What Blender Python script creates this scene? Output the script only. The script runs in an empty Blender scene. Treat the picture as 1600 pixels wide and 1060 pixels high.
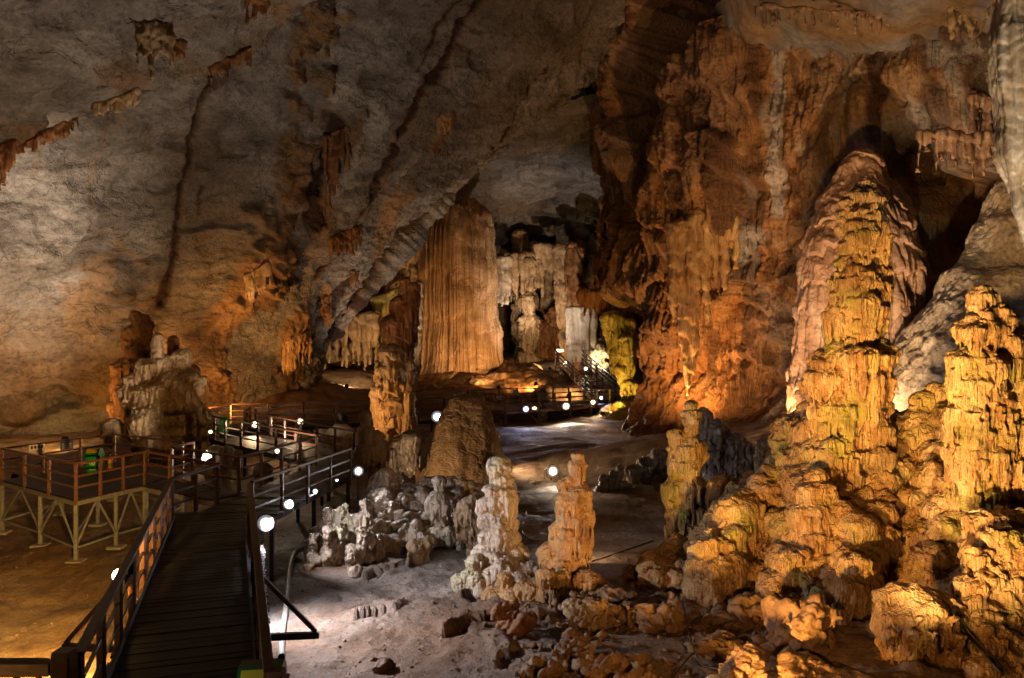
import bpy, bmesh, math, random, os
import numpy as np
from mathutils import Vector, Matrix, Quaternion

random.seed(7)
RNG = np.random.default_rng(11)
S = bpy.context.scene
COL = S.collection

# ------------------------------------------------------------------ camera
CAMZ, FPX = 4.9, 1250.0
cam_d = bpy.data.cameras.new('camera')
cam_d.sensor_width = 36.0
cam_d.lens = 36.0 * FPX / 1600.0
cam_d.clip_start = 0.1
cam_d.clip_end = 600
cam = bpy.data.objects.new('camera', cam_d)
cam.location = (0, 0, CAMZ)
cam.rotation_euler = (math.radians(90), 0, 0)
COL.objects.link(cam)
S.camera = cam

# ------------------------------------------------------------------ world (a cave: almost no ambient light)
W = bpy.data.worlds.new('World')
S.world = W
W.use_nodes = True
bg = W.node_tree.nodes['Background']
bg.inputs[0].default_value = (1.0, 0.66, 0.42, 1)
bg.inputs[1].default_value = 0.0035
S.view_settings.view_transform = 'Standard'
S.view_settings.look = 'None'
S.view_settings.exposure = 0.0
S.view_settings.gamma = 1.0
S.view_settings.use_curve_mapping = False
S.render.engine = 'CYCLES'
S.cycles.use_denoising = True
S.cycles.max_bounces = 5
S.cycles.diffuse_bounces = 3
S.cycles.glossy_bounces = 2
S.cycles.transmission_bounces = 2
S.cycles.sample_clamp_indirect = 3.0
S.cycles.caustics_reflective = False
S.cycles.caustics_refractive = False


def P(px, py, Y):
    """world point seen at photograph pixel (px, py) at distance Y"""
    return np.array([(px - 800.0) / FPX * Y, Y, CAMZ - (py - 530.0) / FPX * Y])


def PIX(V):
    Y = np.maximum(V[:, 1], 0.5)
    return V[:, 0] / Y * FPX + 800.0, 530.0 - (V[:, 2] - CAMZ) / Y * FPX


# ------------------------------------------------------------------ noise (vectorised)
_perm = np.random.default_rng(3).permutation(256).astype(np.int32)
_perm = np.concatenate([_perm, _perm])
_g = np.random.default_rng(4).normal(size=(256, 3))
_g /= np.linalg.norm(_g, axis=1)[:, None]
_g = _g.astype(np.float32)
_r3 = np.random.default_rng(5).random((256, 3)).astype(np.float32)


def noise(V, seed=0.0):
    V = np.asarray(V, np.float32) + np.float32(seed * 17.31)
    i = np.floor(V).astype(np.int32)
    f = V - i
    u = f * f * f * (f * (f * 6 - 15) + 10)
    i &= 255
    x0, y0, z0 = i[:, 0], i[:, 1], i[:, 2]
    x1, y1, z1 = (x0 + 1) & 255, (y0 + 1) & 255, (z0 + 1) & 255
    fx, fy, fz = f[:, 0], f[:, 1], f[:, 2]

    def c(xi, yi, zi, dx, dy, dz):
        g = _g[_perm[_perm[_perm[xi] + yi] + zi]]
        return g[:, 0] * dx + g[:, 1] * dy + g[:, 2] * dz
    a = c(x0, y0, z0, fx, fy, fz); b = c(x1, y0, z0, fx - 1, fy, fz)
    a0 = a + u[:, 0] * (b - a)
    a = c(x0, y1, z0, fx, fy - 1, fz); b = c(x1, y1, z0, fx - 1, fy - 1, fz)
    a1 = a + u[:, 0] * (b - a)
    lo = a0 + u[:, 1] * (a1 - a0)
    a = c(x0, y0, z1, fx, fy, fz - 1); b = c(x1, y0, z1, fx - 1, fy, fz - 1)
    a0 = a + u[:, 0] * (b - a)
    a = c(x0, y1, z1, fx, fy - 1, fz - 1); b = c(x1, y1, z1, fx - 1, fy - 1, fz - 1)
    a1 = a + u[:, 0] * (b - a)
    hi = a0 + u[:, 1] * (a1 - a0)
    return (lo + u[:, 2] * (hi - lo)) * 1.5


def fbm(V, octv=4, seed=0.0, gain=0.5):
    V = np.asarray(V, np.float32)
    s = np.zeros(len(V), np.float32)
    a = 1.0
    for k in range(octv):
        s += a * noise(V * (2.03 ** k), seed + k * 1.7)
        a *= gain
    return s


def worley(V, seed=0):
    """F1, F2 and a random per-cell triple"""
    V = np.asarray(V, np.float32)
    i = np.floor(V).astype(np.int32)
    f1 = np.full(len(V), 9.0, np.float32)
    f2 = f1.copy()
    cid = np.zeros(len(V), np.int32)
    for dx in (-1, 0, 1):
        for dy in (-1, 0, 1):
            for dz in (-1, 0, 1):
                c = i + np.array([dx, dy, dz], np.int32)
                h = _perm[_perm[_perm[(c[:, 0] + seed * 7) & 255] + (c[:, 1] & 255)] + (c[:, 2] & 255)]
                d = np.linalg.norm(c + _r3[h] - V, axis=1)
                m = d < f1
                f2 = np.where(m, f1, np.minimum(f2, d))
                cid = np.where(m, h, cid)
                f1 = np.where(m, d, f1)
    return f1, f2, _r3[(cid * 7 + 13) & 255]


def sm(a, b, x):
    t = np.clip((x - a) / (b - a), 0, 1)
    return t * t * (3 - 2 * t)


def polydist(px, py, pts):
    """distance in px to a polyline, signed side (positive below/right), and parameter 0..1"""
    best = np.full(len(px), 1e9, np.float32)
    side = np.zeros(len(px), np.float32)
    par = np.zeros(len(px), np.float32)
    n = len(pts) - 1
    for k in range(n):
        ax, ay = pts[k]; bx, by = pts[k + 1]
        dx, dy = bx - ax, by - ay
        L = dx * dx + dy * dy
        t = np.clip(((px - ax) * dx + (py - ay) * dy) / L, 0, 1)
        qx, qy = px - ax - t * dx, py - ay - t * dy
        d = np.hypot(qx, qy)
        m = d < best
        best = np.where(m, d, best)
        side = np.where(m, np.sign(dx * qy - dy * qx), side)
        par = np.where(m, (k + t) / n, par)
    return best, side, par


# ------------------------------------------------------------------ mesh helpers
def mesh_np(name, V, F, smooth=True):
    me = bpy.data.meshes.new(name)
    V = np.asarray(V, np.float32)
    F = np.asarray(F, np.int32)
    me.vertices.add(len(V))
    me.vertices.foreach_set('co', V.ravel())
    k = F.shape[1]
    me.loops.add(F.size)
    me.loops.foreach_set('vertex_index', F.ravel())
    me.polygons.add(len(F))
    me.polygons.foreach_set('loop_start', np.arange(0, F.size, k, dtype=np.int32))
    me.polygons.foreach_set('loop_total', np.full(len(F), k, np.int32))
    if smooth:
        me.polygons.foreach_set('use_smooth', np.ones(len(F), bool))
    me.update(calc_edges=True)
    me.validate()
    return me


def grid_faces(nu, nv, wrap=False):
    """faces for points indexed [iu*nv+iv]"""
    iu = np.arange(nu if wrap else nu - 1)
    iv = np.arange(nv - 1)
    A, B = np.meshgrid(iu, iv, indexing='ij')
    A2 = (A + 1) % nu
    return np.stack([A * nv + B, A2 * nv + B, A2 * nv + B + 1, A * nv + B + 1], -1).reshape(-1, 4)


def grid_normals(G, flip=False):
    du = np.gradient(G, axis=0)
    dv = np.gradient(G, axis=1)
    n = np.cross(du, dv)
    n /= np.linalg.norm(n, axis=2)[:, :, None] + 1e-9
    return -n if flip else n


def set_attr(me, name, vals):
    a = me.attributes.new(name, 'FLOAT', 'POINT')
    a.data.foreach_set('value', np.asarray(vals, np.float32))


def link(name, me, mat=None, parent=None, loc=None):
    o = bpy.data.objects.new(name, me)
    COL.objects.link(o)
    if mat is not None and me is not None and not me.materials:
        me.materials.append(mat)
    if loc is not None:
        o.location = loc
    if parent is not None:
        o.parent = parent
    return o


def tag(o, label=None, cat=None, group=None, kind=None):
    if label: o['label'] = label
    if cat: o['category'] = cat
    if group: o['group'] = group
    if kind: o['kind'] = kind
    return o


def empty(name, loc, label, cat, group=None):
    o = bpy.data.objects.new(name, None)
    o.empty_display_size = 0.3
    o.location = loc
    COL.objects.link(o)
    return tag(o, label, cat, group)


# ------------------------------------------------------------------ materials
class NT:
    def __init__(self, name):
        self.m = bpy.data.materials.new(name)
        self.m.use_nodes = True
        self.t = self.m.node_tree
        self.b = self.t.nodes['Principled BSDF']

    def n(self, typ, **kw):
        nd = self.t.nodes.new(typ)
        for k, v in kw.items():
            if k.startswith('i_'):
                nd.inputs[k[2:].replace('_', ' ')].default_value = v
            else:
                setattr(nd, k, v)
        return nd

    def l(self, a, b):
        self.t.links.new(a, b)


def ramp(nt, fac, stops):
    r = nt.n('ShaderNodeValToRGB')
    el = r.color_ramp.elements
    while len(el) > 1:
        el.remove(el[-1])
    el[0].position = stops[0][0]; el[0].color = (*stops[0][1], 1)
    for p, c in stops[1:]:
        e = el.new(p); e.color = (*c, 1)
    nt.l(fac, r.inputs[0])
    return r.outputs[0]


def mixc(nt, fac, a, b, mode='MIX'):
    m = nt.n('ShaderNodeMix', data_type='RGBA', blend_type=mode)
    for sock, v in ((m.inputs[0], fac), (m.inputs[6], a), (m.inputs[7], b)):
        if isinstance(v, (int, float)):
            sock.default_value = v
        elif isinstance(v, tuple):
            sock.default_value = (*v, 1)
        else:
            nt.l(v, sock)
    return m.outputs[2]


def rock(name, stops, stretch=(1, 1, 0.3), scale=1.2, rough=0.62, bump=0.35, bump_d=0.03, fine=14.0,
         speck=0.35, algae=None, big=None, big_scale=0.12, stains=(), spec=0.35, rot=(0, 0, 0), drip=None, cracks=0.0, mott=(0.7, 0.4), wet=0.0):
    """stops: colour ramp over a stretched noise; big: colour patches at large scale; stains: (attribute, colour)"""
    nt = NT(name)
    geo = nt.n('ShaderNodeNewGeometry')
    mp = nt.n('ShaderNodeMapping')
    mp.inputs['Scale'].default_value = stretch
    mp.inputs['Rotation'].default_value = rot
    nt.l(geo.outputs['Position'], mp.inputs[0])
    n1 = nt.n('ShaderNodeTexNoise', i_Scale=scale, i_Detail=7.0, i_Roughness=0.66, i_Distortion=0.4)
    nt.l(mp.outputs[0], n1.inputs['Vector'])
    col = ramp(nt, n1.outputs[0], stops)
    if big:
        nb = nt.n('ShaderNodeTexNoise', i_Scale=big_scale, i_Detail=5.0, i_Roughness=0.6, i_Distortion=0.6)
        nt.l(geo.outputs['Position'], nb.inputs['Vector'])
        f = ramp(nt, nb.outputs[0], [(0.47, (0, 0, 0)), (0.62, (1, 1, 1))])
        col = mixc(nt, f, col, big)
    if algae:
        na = nt.n('ShaderNodeTexNoise', i_Scale=0.9, i_Detail=4.0)
        nt.l(geo.outputs['Position'], na.inputs['Vector'])
        f = ramp(nt, na.outputs[0], [(0.52, (0, 0, 0)), (0.7, (0.75, 0.75, 0.75))])
        col = mixc(nt, f, col, algae)
    for att, c in stains:
        a = nt.n('ShaderNodeAttribute', attribute_name=att)
        col = mixc(nt, a.outputs['Fac'], col, c)
    nf = nt.n('ShaderNodeTexNoise', i_Scale=fine, i_Detail=6.0, i_Roughness=0.72)
    nt.l(geo.outputs['Position'], nf.inputs['Vector'])
    sp = ramp(nt, nf.outputs[0], [(0.3, (1 - speck,) * 3), (0.5, (1, 1, 1)), (0.75, (1 + speck * 0.6,) * 3)])
    col = mixc(nt, 1.0, col, sp, 'MULTIPLY')
    if mott:
        nm = nt.n('ShaderNodeTexNoise', i_Scale=mott[0], i_Detail=8.0, i_Roughness=0.62, i_Distortion=0.8)
        nt.l(geo.outputs['Position'], nm.inputs['Vector'])
        mo = ramp(nt, nm.outputs[0], [(0.3, (1 - mott[1], 1 - mott[1] * 1.05, 1 - mott[1] * 1.1)), (0.48, (1, 1, 1)), (0.7, (1 + mott[1] * 0.5,) * 3)])
        col = mixc(nt, 1.0, col, mo, 'MULTIPLY')
        rr = ramp(nt, nm.outputs[0], [(0.4, (max(0.2, rough - 0.22),) * 3), (0.6, (min(1, rough + 0.12),) * 3)])
        nt.l(rr, nt.b.inputs['Roughness'])
    crk = None
    if cracks:
        nw = nt.n('ShaderNodeTexNoise', i_Scale=0.7, i_Detail=4.0, i_Roughness=0.7)
        nt.l(geo.outputs['Position'], nw.inputs['Vector'])
        va = nt.n('ShaderNodeVectorMath', operation='MULTIPLY_ADD')
        nt.l(nw.outputs['Color'], va.inputs[0]); va.inputs[1].default_value = (3.0, 3.0, 3.0)
        nt.l(mp.outputs[0], va.inputs[2])
        vo = nt.n('ShaderNodeTexVoronoi', feature='DISTANCE_TO_EDGE', i_Scale=cracks)
        nt.l(va.outputs[0], vo.inputs['Vector'])
        crk = ramp(nt, vo.outputs['Distance'], [(0.0, (0.25, 0.25, 0.25)), (0.035, (1, 1, 1))])
        col = mixc(nt, 0.3, col, crk, 'MULTIPLY')
    nt.l(col, nt.b.inputs['Base Color'])
    nt.b.inputs['Specular IOR Level'].default_value = spec
    # relief: fine grain + medium stretched
    add = nt.n('ShaderNodeMath', operation='MULTIPLY_ADD')
    nt.l(n1.outputs[0], add.inputs[0]); add.inputs[1].default_value = 1.6
    nt.l(nf.outputs[0], add.inputs[2])
    if drip:
        m2 = nt.n('ShaderNodeMapping'); m2.inputs['Scale'].default_value = (1, 1, drip[1])
        nt.l(geo.outputs['Position'], m2.inputs[0])
        nd = nt.n('ShaderNodeTexNoise', i_Scale=drip[0], i_Detail=3.0, i_Roughness=0.5)
        nt.l(m2.outputs[0], nd.inputs['Vector'])
        ab = nt.n('ShaderNodeMath', operation='SUBTRACT'); nt.l(nd.outputs[0], ab.inputs[0]); ab.inputs[1].default_value = 0.5
        ab2 = nt.n('ShaderNodeMath', operation='ABSOLUTE'); nt.l(ab.outputs[0], ab2.inputs[0])
        ad2 = nt.n('ShaderNodeMath', operation='MULTIPLY_ADD'); nt.l(ab2.outputs[0], ad2.inputs[0]); ad2.inputs[1].default_value = drip[2]
        nt.l(add.outputs[0], ad2.inputs[2]); add = ad2
    if crk is not None:
        ad3 = nt.n('ShaderNodeMath', operation='MULTIPLY_ADD'); nt.l(crk, ad3.inputs[0]); ad3.inputs[1].default_value = 0.35
        nt.l(add.outputs[0], ad3.inputs[2]); add = ad3
    bp = nt.n('ShaderNodeBump', i_Strength=bump, i_Distance=bump_d)
    nt.l(add.outputs[0], bp.inputs['Height'])
    nt.l(bp.outputs[0], nt.b.inputs['Normal'])
    return nt.m


def plain(name, col, rough=0.5, metal=0.0, var=0.3, scale=6.0, stretch=(1, 1, 1), bump=0.0, col2=None):
    nt = NT(name)
    tc = nt.n('ShaderNodeTexCoord')
    mp = nt.n('ShaderNodeMapping')
    mp.inputs['Scale'].default_value = stretch
    geo = nt.n('ShaderNodeNewGeometry')
    nt.l(geo.outputs['Position'], mp.inputs[0])
    nz = nt.n('ShaderNodeTexNoise', i_Scale=scale, i_Detail=5.0, i_Roughness=0.65)
    nt.l(mp.outputs[0], nz.inputs['Vector'])
    c2 = col2 or tuple(c * (1 - var) for c in col)
    c = ramp(nt, nz.outputs[0], [(0.35, c2), (0.62, col)])
    nt.l(c, nt.b.inputs['Base Color'])
    nt.b.inputs['Roughness'].default_value = rough
    nt.b.inputs['Metallic'].default_value = metal
    if bump:
        bp = nt.n('ShaderNodeBump', i_Strength=bump, i_Distance=0.01)
        nt.l(nz.outputs[0], bp.inputs['Height'])
        nt.l(bp.outputs[0], nt.b.inputs['Normal'])
    return nt.m


def emis(name, col, strength):
    nt = NT(name)
    nt.b.inputs['Base Color'].default_value = (0.8, 0.8, 0.8, 1)
    nt.b.inputs['Emission Color'].default_value = (*col, 1)
    nt.b.inputs['Emission Strength'].default_value = strength
    return nt.m


M = {}
OCH = (0.30, 0.125, 0.03)
M['vault'] = rock('grey_limestone', [(0.25, (0.085, 0.068, 0.058)), (0.45, (0.19, 0.16, 0.14)), (0.6, (0.27, 0.235, 0.21)), (0.8, (0.36, 0.31, 0.27))],
                  stretch=(0.4, 0.7, 1.5), rot=(0, 0.5, 0), scale=0.8, rough=0.72, bump=1.0, bump_d=0.22, fine=4.0, speck=0.5, cracks=0.3, mott=(0.28, 0.5),
                  big=(0.165, 0.12, 0.08), big_scale=0.09,
                  stains=[('st_ochre', (0.25, 0.135, 0.055)), ('st_dark', (0.035, 0.012, 0.005)), ('st_white', (0.45, 0.4, 0.33))])
M['wall'] = rock('ochre_wall', [(0.25, (0.10, 0.038, 0.012)), (0.42, (0.24, 0.11, 0.042)), (0.56, (0.33, 0.19, 0.095)), (0.75, (0.48, 0.36, 0.25))],
                 stretch=(1, 1, 0.35), scale=0.9, rough=0.62, bump=0.9, bump_d=0.14, fine=5.0, speck=0.55, drip=(2.6, 0.1, 2.5),
                 big=(0.20, 0.165, 0.15), big_scale=0.16,
                 stains=[('st_ochre', (0.30, 0.13, 0.035)), ('st_dark', (0.05, 0.018, 0.007)), ('st_white', (0.34, 0.29, 0.27))])
M['ceil'] = rock('pale_ceiling', [(0.25, (0.09, 0.078, 0.078)), (0.5, (0.18, 0.158, 0.158)), (0.75, (0.27, 0.24, 0.24))],
                 stretch=(0.6, 0.6, 1), scale=0.5, rough=0.7, bump=0.6, bump_d=0.12, fine=5.0, big=(0.2, 0.12, 0.065), big_scale=0.2)
M['floor'] = rock('dirt_floor', [(0.3, (0.12, 0.088, 0.072)), (0.5, (0.24, 0.19, 0.16)), (0.7, (0.36, 0.30, 0.255))],
                  stretch=(1, 1, 1), scale=0.9, rough=0.8, bump=0.9, bump_d=0.08, fine=9.0, speck=0.5, mott=(0.9, 0.5), big=(0.18, 0.1, 0.055), big_scale=0.11, spec=0.25,
                  stains=[('st_dark', (0.06, 0.035, 0.02)), ('st_ochre', (0.25, 0.14, 0.06))])
M['gold'] = rock('golden_flowstone', [(0.25, (0.15, 0.06, 0.018)), (0.43, (0.36, 0.19, 0.07)), (0.6, (0.52, 0.34, 0.16)), (0.8, (0.68, 0.52, 0.33))],
                 stretch=(1, 1, 0.3), scale=2.2, rough=0.5, bump=0.9, bump_d=0.075, fine=16.0, speck=0.45, algae=(0.33, 0.29, 0.06), drip=(8.5, 0.1, 4.5), mott=(0.8, 0.5))
M['orange'] = rock('orange_flowstone', [(0.25, (0.2, 0.085, 0.028)), (0.45, (0.42, 0.225, 0.09)), (0.65, (0.55, 0.35, 0.165)), (0.85, (0.64, 0.47, 0.28))],
                   stretch=(1, 1, 0.3), scale=2.0, rough=0.5, bump=0.85, bump_d=0.06, fine=18.0, speck=0.4, drip=(9.0, 0.1, 4.0), mott=(0.9, 0.45))
M['pale'] = rock('pale_flowstone', [(0.25, (0.2, 0.13, 0.085)), (0.45, (0.42, 0.32, 0.235)), (0.65, (0.55, 0.44, 0.34)), (0.85, (0.66, 0.56, 0.45))],
                 stretch=(1, 1, 0.35), scale=2.0, rough=0.45, bump=0.75, bump_d=0.045, fine=18.0, speck=0.45, algae=(0.34, 0.33, 0.17), spec=0.5, drip=(8.0, 0.12, 4.0), mott=(0.9, 0.45))
M['tan'] = rock('tan_flowstone', [(0.25, (0.13, 0.07, 0.03)), (0.45, (0.30, 0.19, 0.095)), (0.65, (0.42, 0.29, 0.17)), (0.85, (0.52, 0.4, 0.28))],
                stretch=(1, 1, 0.25), scale=1.6, rough=0.6, bump=0.8, bump_d=0.06, fine=12.0, speck=0.4, drip=(5.0, 0.12, 2.6))
M['ribbed'] = rock('ribbed_brown_mound', [(0.25, (0.13, 0.075, 0.035)), (0.45, (0.25, 0.155, 0.08)), (0.65, (0.34, 0.225, 0.125)), (0.85, (0.42, 0.31, 0.2))],
                   stretch=(1.6, 1.6, 0.15), scale=1.3, rough=0.6, bump=0.9, bump_d=0.05, fine=14.0, speck=0.5)
M['dome'] = rock('brown_dome', [(0.3, (0.14, 0.065, 0.025)), (0.45, (0.27, 0.15, 0.065)), (0.6, (0.38, 0.235, 0.12)), (0.8, (0.46, 0.32, 0.19))],
                 stretch=(1.3, 1.3, 0.05), scale=1.0, rough=0.6, bump=0.6, bump_d=0.1, fine=6.0, speck=0.25)
M['mound'] = rock('pink_mound', [(0.3, (0.2, 0.105, 0.065)), (0.5, (0.32, 0.185, 0.12)), (0.7, (0.42, 0.29, 0.21)), (0.85, (0.5, 0.4, 0.32))],
                  stretch=(1, 1, 0.3), scale=1.0, rough=0.6, bump=0.8, bump_d=0.07, fine=9.0, speck=0.4, drip=(3.2, 0.1, 2.0))
M['slope'] = rock('grey_slope', [(0.3, (0.15, 0.11, 0.08)), (0.5, (0.28, 0.22, 0.165)), (0.7, (0.4, 0.33, 0.26)), (0.85, (0.5, 0.44, 0.37))],
                  stretch=(1, 1, 0.3), scale=1.4, rough=0.6, bump=0.9, bump_d=0.07, fine=9.0, speck=0.45)
M['brown'] = rock('brown_deposit', [(0.3, (0.06, 0.02, 0.007)), (0.5, (0.2, 0.08, 0.025)), (0.7, (0.32, 0.155, 0.055)), (0.85, (0.42, 0.27, 0.14))],
                  stretch=(1.3, 1.3, 0.25), scale=1.5, rough=0.65, bump=0.8, bump_d=0.06, fine=9.0, speck=0.45)
M['rock'] = rock('broken_rock', [(0.3, (0.1, 0.05, 0.022)), (0.5, (0.24, 0.135, 0.06)), (0.7, (0.36, 0.22, 0.115)), (0.85, (0.42, 0.3, 0.18))],
                 stretch=(1, 1, 1), scale=1.6, rough=0.72, bump=0.9, bump_d=0.04, fine=16.0, speck=0.45)
M['darkrock'] = rock('wet_dark_rock', [(0.3, (0.045, 0.034, 0.028)), (0.5, (0.10, 0.075, 0.06)), (0.75, (0.2, 0.16, 0.13))],
                     stretch=(1, 1, 0.4), scale=1.6, rough=0.38, bump=0.7, bump_d=0.04, fine=14.0, spec=0.6)
M['yellow'] = rock('yellow_column', [(0.3, (0.15, 0.09, 0.02)), (0.5, (0.35, 0.24, 0.06)), (0.7, (0.46, 0.36, 0.12)), (0.85, (0.5, 0.42, 0.2))],
                   stretch=(1, 1, 0.2), scale=1.3, rough=0.6, bump=0.7, bump_d=0.07, fine=8.0, algae=(0.22, 0.23, 0.045))
M['white'] = rock('white_calcite', [(0.3, (0.27, 0.16, 0.07)), (0.5, (0.5, 0.37, 0.22)), (0.7, (0.68, 0.58, 0.44)), (0.85, (0.78, 0.72, 0.62))],
                  stretch=(2.5, 2.5, 0.08), scale=1.8, rough=0.5, bump=0.6, bump_d=0.03, fine=16.0, speck=0.25)
M['wood'] = plain('dark_wood', (0.022, 0.010, 0.007), 0.62, scale=5, stretch=(1, 6, 1), var=0.45, bump=0.3)
M['redwood'] = plain('brown_painted_wood', (0.085, 0.034, 0.018), 0.42, scale=9, var=0.5, bump=0.2)
M['rail'] = plain('rusty_rail', (0.24, 0.10, 0.05), 0.42, scale=11, var=0.55, bump=0.2, col2=(0.07, 0.028, 0.018))
M['steel'] = plain('galvanised_steel', (0.36, 0.35, 0.33), 0.45, metal=0.3, scale=7, var=0.35)
M['palewood'] = plain('weathered_wood', (0.34, 0.24, 0.14), 0.6, scale=7, stretch=(0.6, 6, 6), var=0.5, bump=0.3)
M['concrete'] = plain('concrete_pad', (0.36, 0.3, 0.23), 0.8, scale=8, bump=0.4)
M['black'] = plain('black_housing', (0.018, 0.018, 0.02), 0.45, var=0.2)
M['cable'] = plain('black_cable', (0.012, 0.011, 0.011), 0.5, var=0.2)
M['hose'] = plain('grey_hose', (0.33, 0.3, 0.26), 0.55, var=0.3)
M['green'] = plain('green_plastic', (0.012, 0.28, 0.03), 0.35, var=0.12)
M['green2'] = plain('dark_green_plastic', (0.006, 0.07, 0.02), 0.35, var=0.15)
M['teal'] = plain('teal_sticker', (0.02, 0.3, 0.16), 0.5, var=0.1)
M['flap'] = plain('yellow_flap', (0.62, 0.33, 0.02), 0.4, var=0.1)
M['olive'] = plain('olive_flap', (0.32, 0.30, 0.03), 0.4, var=0.1)
M['print'] = plain('white_print', (0.75, 0.75, 0.78), 0.6, var=0.05)
M['red'] = plain('red_paint', (0.5, 0.012, 0.015), 0.3, var=0.1)
M['yel'] = plain('yellow_label', (0.7, 0.6, 0.03), 0.5, var=0.1)
M['blue'] = plain('blue_print', (0.05, 0.11, 0.6), 0.5, var=0.05)
M['pink'] = plain('pink_print', (0.65, 0.38, 0.42), 0.5, var=0.1)
M['redp'] = plain('red_print', (0.6, 0.05, 0.04), 0.5, var=0.05)
M['dpr'] = plain('dark_print', (0.06, 0.06, 0.1), 0.5, var=0.05)
M['exit'] = emis('lit_green_sign', (0.02, 0.6, 0.15), 0.35)
M['screen'] = emis('lit_blue_sign', (0.1, 0.2, 0.7), 0.35)
M['brass'] = plain('brass_valve', (0.6, 0.5, 0.3), 0.35, metal=0.8, var=0.1)

# ------------------------------------------------------------------ cave floor
_fc = np.array([(*P(600, 1050, 16.3)[:2], -1.95), (-13, 20, -2.05), (-18, 26, -1.9), (-10, 24, -2.0), (-13, 30, -1.7), (-20, 34, -1.4),
                (-27, 45, -0.6), (-29, 52, 0.1), (-18, 46, -0.2), (-12, 44, -0.8), (-9, 36, -1.6), (-2, 25, -2.0), (-1, 31, -2.05), (4, 27, -2.1),
                (2.5, 36, -2.0), (6, 33, -2.0), (8, 50, -1.45), (7, 58, -0.85), (1, 57, -1.2), (-4, 45, -1.6), (11, 42, -0.2), (14.5, 40, 0.6),
                (18, 36, 1.2), (3.5, 17, -1.75), (6.5, 16, -1.6), (8, 20, -1.6), (10, 14, -1.5), (12, 22, -0.9), (-6, 14, -2.0), (2, 12, -1.9), (-12, 12, -2.0),
                (-5, 70, 1.3), (4, 72, 1.5), (-4, 82, 2.4), (6, 85, 2.6), (-16, 60, 1.5), (-14, 70, 2.2), (-22, 62, 2), (12, 60, -0.3), (14, 50, 0.2),
                (22, 30, 1.2), (20, 45, 2), (0, 100, 3), (-34, 40, 0.5), (-34, 60, 2), (10, 8, -1.6), (-4, 6, -2), (0, 62, -0.3), (-8, 62, 0.8), (-6, 52, -1.0)])


def floor_base(X, Y):
    d2 = (X[:, None] - _fc[None, :, 0]) ** 2 + (Y[:, None] - _fc[None, :, 1]) ** 2
    w = 1.0 / (d2 + 1.5) ** 1.7
    return (w * _fc[None, :, 2]).sum(1) / w.sum(1)


def floor_h(X, Y):
    X = np.asarray(X, np.float32).ravel(); Y = np.asarray(Y, np.float32).ravel()
    Z = np.empty(len(X), np.float32)
    for k in range(0, len(X), 60000):
        Z[k:k + 60000] = floor_base(X[k:k + 60000], Y[k:k + 60000])
    V = np.stack([X, Y, np.zeros_like(X)], 1)
    Z += 0.16 * fbm(V * 0.22, 3, 2)
    # broken crust plates in the middle foreground
    w = sm(-6.2, -3.6, X) * (1 - sm(1.2, 3.2, X)) * sm(15.5, 18, Y) * (1 - sm(25.5, 28, Y))
    q = V + 0.35 * np.stack([noise(V * 0.8, 3), noise(V * 0.8, 4), np.zeros_like(X)], 1)
    f1, f2, r = worley(q * 0.62, 2)
    ph = (0.75 * q[:, 0] - 0.6 * q[:, 1]) / 2.1 + r[:, 1] * 1.3 + 0.35 * noise(V * 0.6, 8) + 0.09 * fbm(V * 2.6, 3, 17)
    t = ph - np.floor(ph)
    saw = t * (1 - sm(0.93, 1.0, t))
    Z += w * (0.40 * (saw - 0.4) * sm(0.3, 0.7, r[:, 2]) * sm(-0.25, 0.25, noise(V * 0.9, 18)) + 0.07 * (r[:, 0] - 0.5) * sm(0, 0.08, f2 - f1) + 0.11 * np.abs(fbm(V * 1.1, 4, 19)))
    # broad flow ripples further back
    w2 = sm(30, 40, Y) * sm(-4, 0, X)
    Z += w2 * 0.12 * noise(V * np.float32([0.35, 0.9, 1]), 6)
    # rubble on the right foreground
    w3 = sm(2.2, 4.5, X) * (1 - sm(20, 24, Y))
    Z += w3 * (0.13 * fbm(V * 1.3, 4, 9) + 0.30 * np.abs(fbm(V * 0.55, 4, 5)))
    Z += 0.03 * fbm(V * 3.1, 3, 7)
    w4 = sm(-7.5, -9.5, X)
    Z += w4 * (0.10 * fbm(V * 0.6, 4, 23) - 0.05 * sm(0.2, 0.5, noise(V * 1.7, 24)))
    return Z


def fz(x, y):
    return float(floor_h([x], [y])[0])


def build_floor():
    nr, nc = 640, 760
    Yr = 5.0 * (118 / 5.0) ** np.linspace(0, 1, nr)
    U = np.linspace(-1, 1, nc)
    U = np.sign(U) * np.abs(U) ** 1.12
    Y = np.repeat(Yr[:, None], nc, 1)
    X = U[None, :] * (0.66 * Y + 9)
    Z = floor_h(X, Y).reshape(nr, nc)
    G = np.stack([X, Y, Z], -1)
    me = mesh_np('cave_floor', G.reshape(-1, 3), grid_faces(nr, nc)[:, ::-1])
    V = G.reshape(-1, 3)
    n1 = fbm(V * 0.25, 3, 21)
    wetd = sm(27, 30, V[:, 1]) * (1 - sm(44, 50, V[:, 1])) * sm(-2, 0.5, V[:, 0]) * sm(-0.35, 0.15, n1)
    set_attr(me, 'st_dark', 0.5 * wetd)
    och = np.clip(sm(-7, -9, V[:, 0]) + sm(2, 4, V[:, 0]) * (1 - sm(22, 26, V[:, 1])), 0, 1) * (0.55 + 0.4 * n1)
    set_attr(me, 'st_ochre', np.clip(och, 0, 0.85))
    tag(link('cave_floor', me, M['floor']), 'uneven cave floor of dry earth and broken crust', 'cave floor', kind='structure')


build_floor()


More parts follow.
